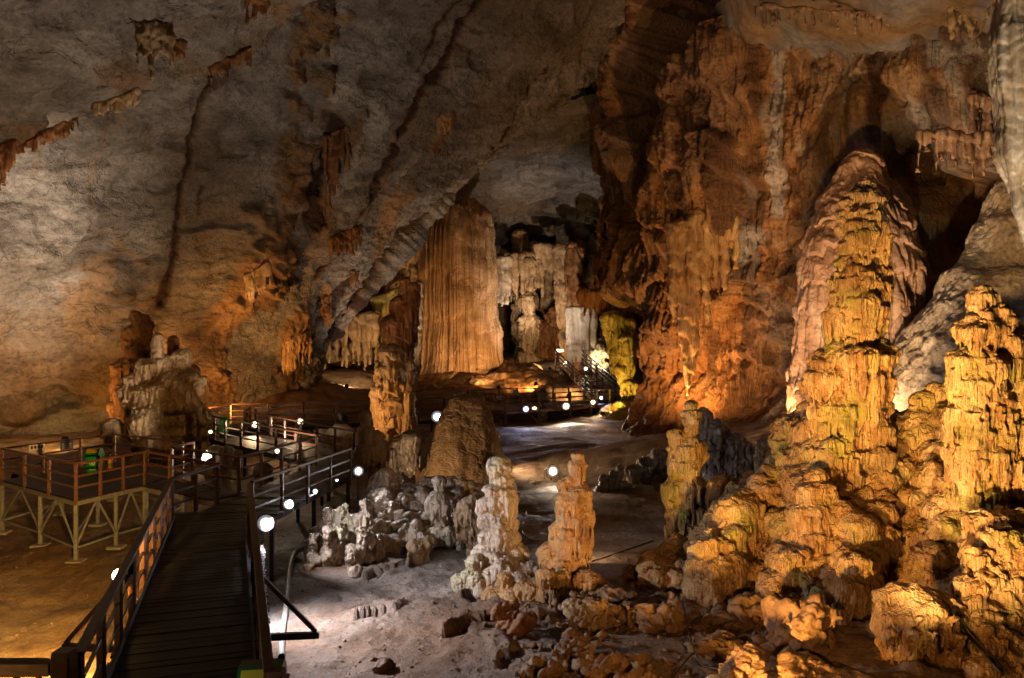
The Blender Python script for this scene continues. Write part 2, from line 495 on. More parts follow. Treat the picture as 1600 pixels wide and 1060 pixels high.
# ------------------------------------------------------------------ vault (left wall rising into the overhanging ceiling)
def build_vault():
    Yk = [-6, 30, 40, 45, 50, 55, 60, 61.2, 66]
    RX = [44, 44, 42, 38, 29.6, 26.6, 24.7, 25.7, 36]
    RZ = [28, 27, 27, 26.7, 26.4, 25.8, 25.2, 26.2, 34]
    PP = [1.7, 1.6, 1.55, 1.5, 1.38, 1.3, 1.25, 1.25, 1.3]
    Yr = np.concatenate([np.linspace(-6, 22, 30), np.linspace(22.2, 60, 470), np.linspace(60.1, 61.2, 16), np.linspace(61.5, 66, 12)])
    phi = np.radians(np.concatenate([np.linspace(-7, 90, 600), np.linspace(90.3, 112, 60)]))
    Y, A = np.meshgrid(Yr, phi, indexing='ij')
    rx = np.interp(Y, Yk, RX); rz = np.interp(Y, Yk, RZ); p = np.interp(Y, Yk, PP)
    c, s = np.cos(A), np.sin(A)
    k = 2.0 / p
    X = 9 - rx * np.sign(c) * np.abs(c) ** k * np.where(c > 0, 1, 0.35)
    Z = rz * np.sign(s) * np.abs(s) ** k + 0.4
    Z = np.where(c < 0, rz + 0.4 - 0.5 * (X - 9) ** 2 * 0.25, Z)
    G = np.stack([X, Y, Z], -1)
    N = grid_normals(G)
    ctr = np.array([5, 20, 6.0])
    sgn = np.sign(((ctr - G) * N).sum(-1))
    N = N * sgn[..., None]
    V = G.reshape(-1, 3).astype(np.float32); N = N.reshape(-1, 3)
    px, py = PIX(V)
    front = V[:, 1] > 15
    d = 1.5 * fbm(V * 0.07, 3, 1) + 0.5 * fbm(V * 0.25, 3, 2)
    # dipping strata: many small broken steps
    q = V[:, 2] * 0.75 - V[:, 0] * 0.42 + V[:, 1] * 0.2 + 1.3 * fbm(V * 0.12, 3, 5)
    for hgt, amp, sd in ((2.3, 0.55, 0), (0.85, 0.24, 3), (0.4, 0.10, 5)):
        ph = q / hgt + 0.5 * noise(V * 0.5, 6 + sd)
        t = ph - np.floor(ph)
        msk = sm(-0.25, 0.35, noise(V * 0.14, 9 + sd)) * (1 - 0.93 * sm(46, 53, V[:, 1]))
        d += amp * msk * (t * (1 - sm(0.9, 1, t)))
    d += 0.11 * fbm(V * 1.3, 4, 12) + 0.10 * np.abs(fbm(V * 0.8, 3, 14)) - 0.16 * np.abs(fbm(V * np.float32([0.35, 0.5, 0.9]), 4, 15)) ** 0.8
    # block fracture
    f1, f2, r = worley(V * np.float32([0.16, 0.16, 0.3]) + 0.3 * noise(V * 0.3, 30)[:, None], 5)
    d += 0.3 * (r[:, 0] - 0.5) * sm(0.0, 0.05, f2 - f1) - 0.06 * (1 - sm(0, 0.03, f2 - f1))
    wob = 7 * noise(V * 0.5, 31) + 4 * noise(V * 1.4, 32)
    dark = np.zeros(len(V), np.float32); och = dark.copy(); wht = dark.copy()

    def near(pts, w, soft=1.0, wobble=1.0):
        dd, sd, tt = polydist(px + wob * wobble, py + wob * 0.6 * wobble, pts)
        w = w * (0.5 + 1.1 * np.abs(noise(V * 0.32, 37)) + 0.35 * np.abs(noise(V * 1.2, 38)))
        dd = dd + 0.45 * w * noise(V * 1.1, 35) + 0.2 * w * noise(V * 3.0, 36)
        return (1 - sm(w * (1 - 0.4 * soft), w * (1 + 0.4 * soft), dd)) * front, sd * dd, tt
    # ledge that steps towards the viewer above the line
    led = [(-80, 235), (0, 190), (60, 150), (110, 130), (165, 115), (240, 88), (320, 74), (400, 30), (470, -60)]
    dd, sd, tt = polydist(px + 1.6 * wob, py + 1.6 * wob, led)
    above = (sd < 0)
    d += front * np.where(above, 2.4 * (1 - sm(0, 300, dd)), -0.5 * (1 - sm(0, 14, dd))) * sm(-120, 20, px)
    och += 0.75 * front * np.where(above, (1 - sm(25, 70, dd)), (1 - sm(2, 22, dd))) * sm(-0.2, 0.25, noise(V * 0.35, 40))
    rough = sm(-0.1, 0.3, noise(V * 0.11, 33)); d += rough * 0.12 * np.abs(fbm(V * 1.9, 3, 34))
    led2 = [(-80, 160), (60, 70), (160, 30), (260, -20)]
    dd, sd, tt = polydist(px + 1.6 * wob, py + 1.6 * wob, led2)
    d += front * np.where(sd < 0, 0.8 * (1 - sm(0, 200, dd)), 0)
    # dark water streaks and cracks
    for pts, w, dep in (([(410, 55), (335, 112), (316, 180), (301, 255), (282, 320), (271, 400), (250, 475)], 6.5, 0.55),
                        ([(770, -20), (735, 40), (705, 95), (664, 150), (632, 205), (606, 262), (596, 318)], 8.5, 0.25),
                        ([(728, -10), (690, 55), (655, 118)], 3, 0.05),
                        ([(318, 300), (317, 345)], 2.5, 0.1),
                        ([(596, 318), (560, 375), (500, 440)], 2.5, 0.25),
                        ([(640, 400), (560, 470), (500, 545)], 3.0, 0.35),
                        ([(420, 60), (380, 75), (345, 108)], 13, 0.5),
                        ([(530, 200), (515, 280), (500, 345)], 17, 0.5),
                        ([(860, 110), (800, 180), (760, 240)], 2.2, 0.2),
                        ([(560, 450), (500, 500), (470, 540)], 6, 0.5)):
        m, _, _ = near(pts, w)
        dark = np.maximum(dark, m * 0.95); d -= dep * m
        m2, _, _ = near(pts, w * 2.0, 1.0)
        och = np.maximum(och, 0.35 * m2)
    # brown flow band running down the wall
    m, sdv, tt = near([(495, -20), (492, 60), (478, 140), (482, 220), (462, 300), (440, 370), (425, 440)], 36, 1.0, 3.2)
    m = m * sm(-0.55, 0.1, fbm(V * np.float32([0.5, 0.5, 0.25]), 3, 49))
    st = V * np.float32([1.6, 1.6, 0.3])
    d += m * (0.9 + 0.7 * np.abs(fbm(st, 4, 50)) + 0.3 * fbm(V * 1.6, 3, 51))
    och = np.maximum(och, m * 0.95); dark = np.maximum(dark, m * 0.7 * sm(0.05, 0.4, fbm(V * 0.9, 3, 52)))
    for pts, w, lift in (([(565, 185), (545, 240), (525, 300), (512, 350)], 15, 0.4), ([(440, 400), (405, 450), (385, 480)], 20, 0.5),
                         ([(620, 215), (612, 262), (603, 300)], 9, 0.35), ([(700, 178), (697, 205), (680, 235)], 9, 0.3),
                         ([(523, 463), (512, 505)], 9, 0.4), ([(470, 500), (452, 550), (440, 600)], 22, 0.5),
                         ([(330, 560), (345, 500), (400, 420)], 26, 0.35), ([(315, 575), (330, 610)], 26, 0.3),
                         ([(500, 40), (560, 35)], 8, 0.25), ([(640, 320), (600, 400)], 14, 0.2)):
        m, _, _ = near(pts, w, 0.8, 1.4)
        d += m * lift * (0.6 + 0.9 * np.abs(fbm(st, 3, 53))); och = np.maximum(och, 0.9 * m)
    for pts, w in (([(535, 152), (570, 165), (595, 185)], 22), ([(650, 240), (630, 290)], 9), ([(585, 205), (560, 250), (545, 300)], 26), ([(660, 370), (700, 320), (760, 260)], 12)):
        m, _, _ = near(pts, w, 0.9, 1.6)
        wht = np.maximum(wht, 0.6 * m); d += 0.15 * m
    for pts, w in (([(-40, 610), (60, 560), (180, 560), (260, 590)], 95), ([(150, 470), (170, 420)], 50)):
        m, _, _ = near(pts, w, 1.0, 4)
        och = np.maximum(och, m * (0.6 + 0.5 * noise(V * 0.4, 60)))
        d += m * 0.5 * np.abs(fbm(V * np.float32([0.7, 0.7, 0.35]), 3, 61))
    # thin ochre trickles
    for pts in ([(180, 150), (160, 220), (150, 290)], [(195, 175), (150, 240), (140, 300)], [(232, 210), (225, 300)], [(75, 190), (60, 280)], [(470, 350), (455, 420)]):
        m, _, _ = near(pts, 2.0, 1.0, 0.8)
        och = np.maximum(och, 0.7 * m)
    # hollow at the foot of the wall
    m, _, _ = near([(20, 640), (60, 632), (110, 628)], 22, 1.0, 2)
    d -= 1.4 * m
    d = d * (1 - 0.5 * sm(46, 60, V[:, 1])) - 0.7 * sm(44, 60, V[:, 1]) * sm(2, 9, V[:, 2]) + sm(50, 57, V[:, 1]) * (0.55 * fbm(V * 0.3, 4, 41) + 0.25 * np.abs(fbm(V * 0.8, 4, 42)) + 0.12 * fbm(V * 2.2, 3, 43))
    V2 = V + N * d[:, None]
    me = mesh_np('cave_vault', V2, grid_faces(len(Yr), len(phi)))
    set_attr(me, 'st_dark', np.clip(dark, 0, 1)); set_attr(me, 'st_ochre', np.clip(och, 0, 1)); set_attr(me, 'st_white', np.clip(wht, 0, 1))
    tag(link('cave_vault', me, M['vault']), 'smooth grey limestone wall curving up into the overhanging cave vault', 'cave wall', kind='structure')


build_vault()


# ------------------------------------------------------------------ flowstone relief for any mesh
def flow(V, N, tier=(2.0, 0.3), rib=(1.5, 0.2), lump=(0.8, 0.15), fine=0.03, seed=0.0, stz=0.16, rip=0.0):
    V = np.asarray(V, np.float32)
    d = np.zeros(len(V), np.float32)
    if lump[1]:
        d += lump[1] * fbm(V * lump[0], 3, seed + 1)
    stq = V * np.float32([rib[0], rib[0], rib[0] * stz])
    rb = np.abs(noise(stq, seed + 2)) + 0.5 * np.abs(noise(stq * 2.1, seed + 3))
    vert = 0.12 + 0.88 * (1 - sm(0.25, 0.8, N[:, 2]))
    d += rib[1] * (rb - 0.35) * vert
    if tier[1]:
        ph = V[:, 2] / tier[0] + 0.9 * noise(V * np.float32([0.5, 0.5, 0.2]) / tier[0] * 1.6, seed + 4) + 0.55 * noise(V * np.float32([1.6, 1.6, 0.4]) / tier[0], seed + 5) - 0.28 * rb
        t = 1 - (ph - np.floor(ph))
        d += tier[1] * (np.sqrt(t) * (1 - sm(0.86, 1.0, t)) - 0.45)
    if rip:
        ph = V[:, 2] / 0.11 + 1.2 * noise(V * 1.6, seed + 8)
        d += rip * np.abs(np.sin(ph * 3.14159))
    if fine:
        d += fine * fbm(V * 5.5, 3, seed + 6)
    return d


def wall_grid(name, path, zs, nu, nv, inward, disp, mat, label, lean=None, attrs=None):
    """a curtain of rock following a plan path; disp(V, N, px, py) -> offset along the inward normal"""
    path = np.array(path, float)
    seg = np.concatenate([[0], np.cumsum(np.linalg.norm(np.diff(path, axis=0), axis=1))])
    u = np.linspace(0, seg[-1], nu)
    # smooth the path a little
    X = np.interp(u, seg, path[:, 0]); Yp = np.interp(u, seg, path[:, 1])
    k = max(3, nu // 14) | 1
    pad = k // 2
    for _ in range(2):
        X = np.convolve(np.pad(X, pad, mode='reflect', reflect_type='odd'), np.ones(k) / k, 'valid')
        Yp = np.convolve(np.pad(Yp, pad, mode='reflect', reflect_type='odd'), np.ones(k) / k, 'valid')
    z = np.linspace(zs[0], zs[1], nv)
    G = np.zeros((nu, nv, 3))
    G[..., 0] = X[:, None]; G[..., 1] = Yp[:, None]; G[..., 2] = z[None, :]
    T = np.stack([np.gradient(X), np.gradient(Yp), np.zeros(nu)], 1)
    T /= np.linalg.norm(T, axis=1)[:, None]
    Nn = np.stack([T[:, 1], -T[:, 0], np.zeros(nu)], 1) * inward
    N = np.repeat(Nn[:, None, :], nv, 1)
    if lean is not None:
        G += N * lean(G)[..., None]
    V = G.reshape(-1, 3).astype(np.float32); Nf = N.reshape(-1, 3)
    px, py = PIX(V)
    d, at = disp(V, Nf, px, py)
    me = mesh_np(name, V + Nf * d[:, None], grid_faces(nu, nv))
    for kx, vx in at.items():
        set_attr(me, kx, np.clip(vx, 0, 1))
    return tag(link(name, me, mat), label, 'cave wall', kind='structure')


def disp_right(V, N, px, py):
    big = 1.5 * fbm(V * np.float32([0.11, 0.11, 0.05]), 3, 70)
    up = sm(3, 10, V[:, 2])
    wgt = sm(930, 1000, px)
    d = big + flow(V, N, tier=(5.2, 0.6), rib=(0.75, 0.95), lump=(0.35, 0.35), fine=0.05, seed=71, stz=0.07)
    d += flow(V, N, tier=(1.7, 0.2), rib=(2.2, 0.34), lump=(1.3, 0.1), fine=0.03, seed=90, stz=0.07) * sm(-0.35, 0.25, noise(V * 0.2, 75) + 0.2)
    # the smoother hanging sheet in the upper middle
    dd, _, _ = polydist(px, py, [(1105, 60), (1120, 160), (1105, 300), (1090, 330)])
    sheet = 1 - sm(55, 95, dd)
    d += sheet * 1.0 - 0.3
    d += 0.16 * np.abs(fbm(V * np.float32([3.0, 3.0, 0.35]), 2, 91)) + 0.10 * fbm(V * np.float32([2.2, 2.2, 1.2]), 3, 92)
    d -= 5.5 * sm(53.5, 58, V[:, 1]) * (1 - sm(5.5, 8.5, V[:, 2])) - 0.8 * sm(55, 60, V[:, 1]) * (1 - sm(8, 16, V[:, 2]))
    dd, _, _ = polydist(px, py, [(1145, 240), (1140, 300), (1130, 360)])
    d += 0.8 * (1 - sm(24, 34, dd))
    # deep dark pockets
    for pts, w, dep in (([(1500, 330), (1510, 400)], 48, 6.0), ([(1425, 255), (1450, 300)], 26, 3.5), ([(1180, 610), (1160, 640)], 26, 2.0),
                        ([(1010, 90), (990, 200), (985, 330)], 26, 3.0), ([(1150, -30), (1075, 5), (1020, 70), (985, 170)], 36, 14.0), ([(1190, 560), (1235, 600)], 20, 1.6), ([(1215, 480), (1240, 450)], 16, 1.0)):
        dd, _, _ = polydist(px + 12 * noise(V * 0.5, 77), py + 14 * noise(V * 0.5, 78), pts)
        d -= dep * (1 - sm(w * 0.5, w * 1.5, dd))
    # arch lip at the top of the lower alcove
    dd, sd, _ = polydist(px + 8 * noise(V * 0.7, 79), py + 8 * noise(V * 0.7, 80), [(1130, 470), (1150, 440), (1220, 445), (1265, 480), (1270, 540)])
    d += np.where(sd > 0, -0.9 * (1 - sm(0, 130, dd)), 0.5 * (1 - sm(0, 40, dd)))
    wht = sm(0.12, 0.45, fbm(V * np.float32([0.5, 0.5, 0.14]), 3, 82)) * sm(1130, 1260, px) * 0.8
    dd, _, _ = polydist(px + 5 * noise(V * 0.8, 83), py, [(1218, 40), (1220, 180), (1218, 330)])
    wht = np.maximum(wht, 0.9 * (1 - sm(7, 15, dd)))
    dd, _, _ = polydist(px, py, [(1185, 370), (1160, 400)])
    wht = np.maximum(wht, 0.9 * (1 - sm(8, 22, dd)))
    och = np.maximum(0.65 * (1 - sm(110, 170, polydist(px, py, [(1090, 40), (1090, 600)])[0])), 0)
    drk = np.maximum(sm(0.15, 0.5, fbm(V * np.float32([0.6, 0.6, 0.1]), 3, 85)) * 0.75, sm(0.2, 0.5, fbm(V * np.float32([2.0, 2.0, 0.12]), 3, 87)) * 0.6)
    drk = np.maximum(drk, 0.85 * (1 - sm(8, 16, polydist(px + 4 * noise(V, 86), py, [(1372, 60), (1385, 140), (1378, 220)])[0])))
    return d, dict(st_white=wht, st_ochre=och, st_dark=drk)


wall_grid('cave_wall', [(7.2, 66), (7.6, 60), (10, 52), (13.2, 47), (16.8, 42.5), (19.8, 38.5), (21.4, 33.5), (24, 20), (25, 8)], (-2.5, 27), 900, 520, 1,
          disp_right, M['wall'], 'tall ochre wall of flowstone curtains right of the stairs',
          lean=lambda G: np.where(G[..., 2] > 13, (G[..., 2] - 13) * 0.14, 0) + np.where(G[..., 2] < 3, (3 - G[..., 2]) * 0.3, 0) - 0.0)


def sheet_grid(name, X, Y, Zf, disp, mat, label):
    A, Bm = np.meshgrid(X, Y, indexing='ij')
    G = np.stack([A, Bm, Zf(A, Bm)], -1)
    V = G.reshape(-1, 3).astype(np.float32)
    V2 = V.copy()
    V2[:, 2] += disp(V)
    me = mesh_np(name, V2, grid_faces(len(X), len(Y)))
    return tag(link(name, me, mat), label, 'cave ceiling', kind='structure')


sheet_grid('cave_ceiling', np.linspace(11.5, 33, 300), np.linspace(6, 46, 380),
           lambda x, y: 21.2 - 0.42 * (x - 13) + 0.10 * np.maximum(0, 13 - x) ** 2 * 8 + 0 * y,
           lambda V: 0.7 * fbm(V * 0.22, 4, 100) + 0.12 * fbm(V * 1.2, 3, 101), M['ceil'], 'pale grey ceiling above the right wall')


def disp_fc(V):
    q = V[:, 1] * 0.5 + V[:, 0] * 0.15 + 4.5 * fbm(V * 0.1, 4, 111)
    ph = q / 2.6
    t = ph - np.floor(ph)
    return 0.7 * fbm(V * 0.15, 4, 110) + 0.75 * t + 0.15 * fbm(V * 0.9, 4, 112)


sheet_grid('cave_ceiling', np.linspace(-30, 20, 460), np.linspace(62, 100, 420),
           lambda x, y: 23.2 - (y - 61) * 0.19 - 0.03 * np.maximum(0, np.abs(x + 3) - 14) ** 2, disp_fc, M['vault'], 'pale stepped ceiling of the back chamber behind the arch')


def disp_ribs(seed, a=0.5):
    def f(V, N, px, py):
        d = 0.9 * fbm(V * 0.12, 3, seed) + flow(V, N, tier=(3.2, a * 0.8), rib=(0.8, a * 1.3), lump=(0.5, 0.3), fine=0.05, seed=seed, stz=0.07)
        d += flow(V, N, tier=(0, 0) if False else (1.2, 0.12), rib=(2.6, 0.16), lump=(1.5, 0.06), fine=0.0, seed=seed + 5, stz=0.08)
        return d, {}
    return f


wall_grid('back_wall', [(-30, 70), (-22, 72), (-14, 75), (-7, 77)], (-1, 24), 460, 380, 1, disp_ribs(120, 0.8), M['tan'], 'lit curtain wall of flowstone left of the great dome',
          lean=lambda G: (np.minimum(G[..., 2], 12) * 0.35))
wall_grid('back_wall', [(-16, 98), (0, 99), (8, 97), (16, 92)], (0, 20), 420, 280, 1, disp_ribs(130, 1.0), M['tan'], 'far rear wall of the back chamber',)
wall_grid('back_wall', [(11.5, 99), (9.5, 86), (8.6, 74), (8.2, 64)], (5.6, 24), 420, 300, 1, disp_ribs(140, 0.9), M['brown'], 'brown draped wall above the far stairs',
          lean=lambda G: np.where(G[..., 2] < 9, -(9 - G[..., 2]) * 0.5, 0))
wall_grid('back_wall', [(16, 92), (14, 78), (12.5, 68), (11, 62)], (-1, 9), 300, 160, 1, disp_ribs(150, 0.9), M['tan'], 'low wall behind the far stairs')

def hit(px, py, name='cave_vault'):
    """first point of a built surface seen through a photograph pixel"""
    o = bpy.data.objects[name]
    d = Vector(((px - 800) / FPX, 1, -(py - 530) / FPX)).normalized()
    ok, loc, nor, _ = o.ray_cast(Vector((0, 0, CAMZ)), d)
    if not ok:
        return None, None
    return np.array(loc), np.array(nor)


# ------------------------------------------------------------------ blobs fused into one skin
_bm = bmesh.new(); bmesh.ops.create_icosphere(_bm, subdivisions=2, radius=1)
ICO_V = np.array([v.co[:] for v in _bm.verts], np.float32); ICO_F = np.array([[v.index for v in f.verts] for f in _bm.faces], np.int32)
_bm.free()


class Blob:
    def __init__(self, seed=0):
        self.V, self.F, self.n = [], [], 0
        self.r = np.random.default_rng(seed)

    def add(self, v, f):
        self.V.append(np.asarray(v, np.float32)); self.F.append(np.asarray(f, np.int32) + self.n); self.n += len(v)

    def ell(self, c, r, jit=0.0):
        r = np.array(r if hasattr(r, '__len__') else (r, r, r), np.float32)
        v = ICO_V
        if jit:
            v = v * (1 + jit * noise(ICO_V * 1.4 + self.r.random(3) * 40, 3))[:, None]
        self.add(v * r + np.array(c, np.float32), ICO_F)

    def cone(self, a, b, ra, rb, n=7, bend=0.0):
        a = np.array(a, float); b = np.array(b, float)
        ax = b - a; L = np.linalg.norm(ax); ax /= L + 1e-9
        t = np.cross(ax, [1, 0, 0] if abs(ax[0]) < 0.8 else [0, 1, 0]); t /= np.linalg.norm(t); s = np.cross(ax, t)
        th = np.linspace(0, 2 * np.pi, n, endpoint=False)
        ring = np.cos(th)[:, None] * t + np.sin(th)[:, None] * s
        m = (a + b) / 2 + self.r.normal(size=3) * bend * L
        rm = (ra + rb) / 2 * 1.05
        v = np.concatenate([[a - ax * ra * 0.5], a + ring * ra, m + ring * rm, b + ring * rb, [b + ax * rb * 0.8]])
        f = []
        for i in range(n):
            j = (i + 1) % n
            f.append([0, 1 + j, 1 + i])
            for k in range(2):
                p, q = 1 + k * n, 1 + (k + 1) * n
                f.append([p + i, p + j, q + j]); f.append([p + i, q + j, q + i])
            f.append([1 + 2 * n + i, 1 + 2 * n + j, 1 + 3 * n])
        self.add(v, f)

    def hull(self, c, r, n=13):
        q = self.r.normal(size=(n, 3)); q /= np.linalg.norm(q, axis=1)[:, None]
        q = q * (0.75 + 0.35 * self.r.random((n, 1))) * np.array(r)
        bm = bmesh.new()
        for x in q: bm.verts.new(x)
        bmesh.ops.convex_hull(bm, input=bm.verts)
        bmesh.ops.delete(bm, geom=[v_ for v_ in bm.verts if not v_.link_faces], context='VERTS')
        bmesh.ops.triangulate(bm, faces=bm.faces)
        bm.verts.index_update()
        v_ = np.array([x.co[:] for x in bm.verts]); f_ = np.array([[x.index for x in f.verts] for f in bm.faces])
        bm.free()
        self.add(v_ + np.array(c), f_)

    def bell(self, c, r, H, ry=None, drips=None, ragged=0.55, core=0.74, cap=0.5, dr=1.0, back=True):
        """a rounded cap whose sides run down into a ragged fringe of drips; c is the top centre"""
        ry = ry or r
        c = np.array(c, float)
        hz = min(cap * H, 0.75 * r)
        zc = c[2] - hz
        zb = c[2] - H
        self.ell((c[0], c[1], zc), (r, ry, hz), 0.22)
        self.cone((c[0], c[1], zc), (c[0], c[1], zb), min(r, ry) * core, min(r, ry) * core * 0.85, n=10)
        if abs(r - ry) > 0.2 * r:
            for s in (-1, 1):
                self.ell((c[0] + s * (r - ry) * 0.6, c[1], (zc + zb) / 2), (ry * core, ry * core, (zc - zb) / 2))
        nd = int((drips if drips is not None else 9 + 7 * r / 0.35) * 1.5)
        for i in range(nd):
            a = (i + self.r.random() * 0.9) / nd * 2 * np.pi
            k = 0.86 + 0.14 * self.r.random()
            q = (c[0] + np.cos(a) * r * k, c[1] + np.sin(a) * ry * k)
            w = dr * (0.55 + 0.8 * self.r.random()) * 3.0 * (r + ry) / 2 / nd
            k2 = k * (0.97 - 0.13 * self.r.random())
            q2 = (c[0] + np.cos(a) * r * k2, c[1] + np.sin(a) * ry * k2)
            self.cone((q[0], q[1], zc + 0.2 * hz), (q2[0], q2[1], zb + ragged * self.r.random() * (zc - zb)), w, w * 0.3, n=6)

    def mesh(self, name, voxel, smooth=2):
        tmp = mesh_np('t', np.concatenate(self.V), np.concatenate(self.F))
        o = bpy.data.objects.new('t', tmp); COL.objects.link(o)
        m = o.modifiers.new('r', 'REMESH'); m.mode = 'VOXEL'; m.voxel_size = voxel
        if smooth:
            s = o.modifiers.new('s', 'SMOOTH'); s.iterations = smooth; s.factor = 0.5
        dg = bpy.context.evaluated_depsgraph_get()
        me = bpy.data.meshes.new_from_object(o.evaluated_get(dg))
        me.name = name
        bpy.data.objects.remove(o); bpy.data.meshes.remove(tmp)
        return me


def sculpt(me, fl, extra=None):
    n = len(me.vertices)
    V = np.empty(n * 3, np.float32); me.vertices.foreach_get('co', V); V = V.reshape(-1, 3)
    N = np.empty(n * 3, np.float32); me.vertex_normals.foreach_get('vector', N); N = N.reshape(-1, 3)
    d = flow(V, N, **fl)
    if extra is not None:
        d = d + extra(V, N)
    me.vertices.foreach_set('co', (V + N * d[:, None]).ravel())
    me.polygons.foreach_set('use_smooth', np.ones(len(me.polygons), bool))
    me.update()


def fused(name, b, mat, voxel, fl, label, cat, group=None, smooth=2, extra=None):
    me = b.mesh(name, voxel, smooth)
    sculpt(me, fl, extra)
    return tag(link(name, me, mat), label, cat, group)


FL_NEAR = dict(tier=(0.55, 0.05), rib=(4.6, 0.12), lump=(1.3, 0.08), fine=0.014, stz=0.1)
FL_LUMP = dict(tier=(0.5, 0.06), rib=(4.6, 0.10), lump=(2.2, 0.08), fine=0.022, stz=0.12)
FL_MID = dict(tier=(0.8, 0.1), rib=(3.0, 0.17), lump=(0.9, 0.13), fine=0.03, stz=0.12)
FL_FAR = dict(tier=(1.6, 0.2), rib=(1.4, 0.22), lump=(0.6, 0.25), fine=0.05)


def tower(name, label, Y, tiers, mat, voxel, fl, cat='stalagmite', group=None, seed=0, base=True, squash=0.9, extra_fn=None, dr=1.0, smooth=1, warts=0):
    voxel *= 0.72
    """tiers: (centre px, top px, bottom px, half width px[, depth offset m])"""
    b = Blob(seed)
    s = Y / FPX
    for t in tiers:
        cx, yt, yb, hw = t[:4]
        Yt = Y + (t[4] if len(t) > 4 else 0)
        s = Yt / FPX
        c = P(cx, yt, Yt)
        b.bell(c, hw * s, (yb - yt) * s, ry=hw * s * squash, dr=dr)
    if base:
        # bury the foot in the ground
        cx, yt, yb, hw = max(tiers, key=lambda q: q[2])[:4]
        c = P(cx, yb, Y); g = fz(c[0], c[1])
        if c[2] > g - 0.3:
            b.cone(c + [0, 0, 0.2], (c[0], c[1], g - 0.4), hw * s * 0.85, hw * s * 1.05, n=10)
    for k in range(warts):
        t = tiers[b.r.integers(len(tiers))]
        cx, yt, yb, hw = t[:4]
        Yt = Y + (t[4] if len(t) > 4 else 0); s = Yt / FPX
        a0 = -np.pi / 2 + b.r.normal() * 0.95
        f = 0.12 + 0.75 * b.r.random()
        c = P(cx, yt + (yb - yt) * f, Yt) + np.array([np.cos(a0) * hw * s * 0.82, np.sin(a0) * hw * s * squash * 0.82, 0])
        r = hw * s * (0.16 + 0.3 * b.r.random() ** 2)
        b.bell(c, r, r * (1.6 + 3.0 * b.r.random()), drips=9)
    if extra_fn:
        extra_fn(b)
    return fused(name, b, mat, voxel, fl, label, cat, group, smooth=smooth)


def revolve(name, label, cx, Y, prof, mat, fl, nu=420, nv=260, cat='stalagmite', squash=0.9, tilt=0.0, group=None, extra=None, flute=0.0, zlow=None):
    """prof: (py, half width px); a round body turned about a vertical axis"""
    s = Y / FPX
    prof = sorted(prof)
    py = np.array([p[0] for p in prof], float); hw = np.array([p[1] for p in prof], float)
    if zlow is not None:
        py = np.append(py, 530 - (zlow - CAMZ) / s); hw = np.append(hw, hw[-1] * 1.05)
    t = np.linspace(0, 1, nv)
    arc = np.concatenate([[0], np.cumsum(np.hypot(np.diff(py), np.diff(hw)))])
    pyv = np.interp(t * arc[-1], arc, py); hwv = np.interp(t * arc[-1], arc, hw)
    for _ in range(3):
        k = np.ones(9) / 9
        e = np.pad(hwv, 4, mode='edge'); hwv = np.where((t > 0.03), np.convolve(e, k, 'valid'), hwv)
    th = np.linspace(0, 2 * np.pi, nu, endpoint=False)
    c = P(cx, 530, Y)
    R = hwv * s
    Z = CAMZ - (pyv - 530) * s
    G = np.zeros((nu, nv, 3))
    G[..., 0] = c[0] + np.cos(th)[:, None] * R[None, :] + tilt * (Z[None, :] - Z[-1])
    G[..., 1] = Y + np.sin(th)[:, None] * R[None, :] * squash
    G[..., 2] = Z[None, :]
    Vw = G.reshape(-1, 3).astype(np.float32)
    dG = np.gradient(G, axis=1); du = (np.roll(G, -1, 0) - np.roll(G, 1, 0))
    N = np.cross(dG, du); N /= np.linalg.norm(N, axis=2)[..., None] + 1e-9
    out = np.zeros_like(G); out[..., 0] = np.cos(th)[:, None]; out[..., 1] = np.sin(th)[:, None]
    sg = np.sign((N * out).sum(-1) + 1e-6)
    N = (N * sg[..., None]).reshape(-1, 3)
    d = flow(Vw, N, **fl)
    if flute:
        TH = np.repeat(th[:, None], nv, 1).ravel()
        q = np.stack([np.cos(TH) * 9, np.sin(TH) * 9, Vw[:, 2] * 0.02], 1)
        d += flute * (np.abs(noise(q, 5)) + 0.6 * np.abs(noise(q * 2.7, 6)) - 0.4)
    if extra is not None:
        d = d + extra(Vw, N)
    fade = np.repeat(sm(0, 0.06, t)[None, :], nu, 0).ravel()
    V2 = Vw + N * (d * fade)[:, None]
    me = mesh_np(name, V2, grid_faces(nu, nv, True))
    bm = bmesh.new(); bm.from_mesh(me)
    bmesh.ops.remove_doubles(bm, verts=bm.verts, dist=1e-4)
    bmesh.ops.recalc_face_normals(bm, faces=bm.faces)
    bm.to_mesh(me); bm.free()
    return tag(link(name, me, mat), label, cat, group)


# ------------------------------------------------------------------ far chamber
def dome():
    fl = dict(tier=(3.5, 0.12), rib=(1.6, 0.1), lump=(0.25, 0.35), fine=0.03, seed=3, stz=0.03)
    o = revolve('great_dome', 'giant smooth brown fluted dome rising to the far ceiling', 712, 74,
                [(315, 0.5), (316, 16), (319, 30), (327, 43), (340, 52), (362, 58), (400, 61), (460, 64), (520, 66), (560, 70), (585, 78), (600, 86)], M['dome'], fl,
                nu=760, nv=420, cat='flowstone dome', squash=0.8, flute=0.34, zlow=0.5,
                extra=lambda V, N: 0.4 * np.abs(noise(V * np.float32([1.3, 1.3, 0.03]), 55)) * sm(-6, -4, V[:, 0]))
    return o


dome()


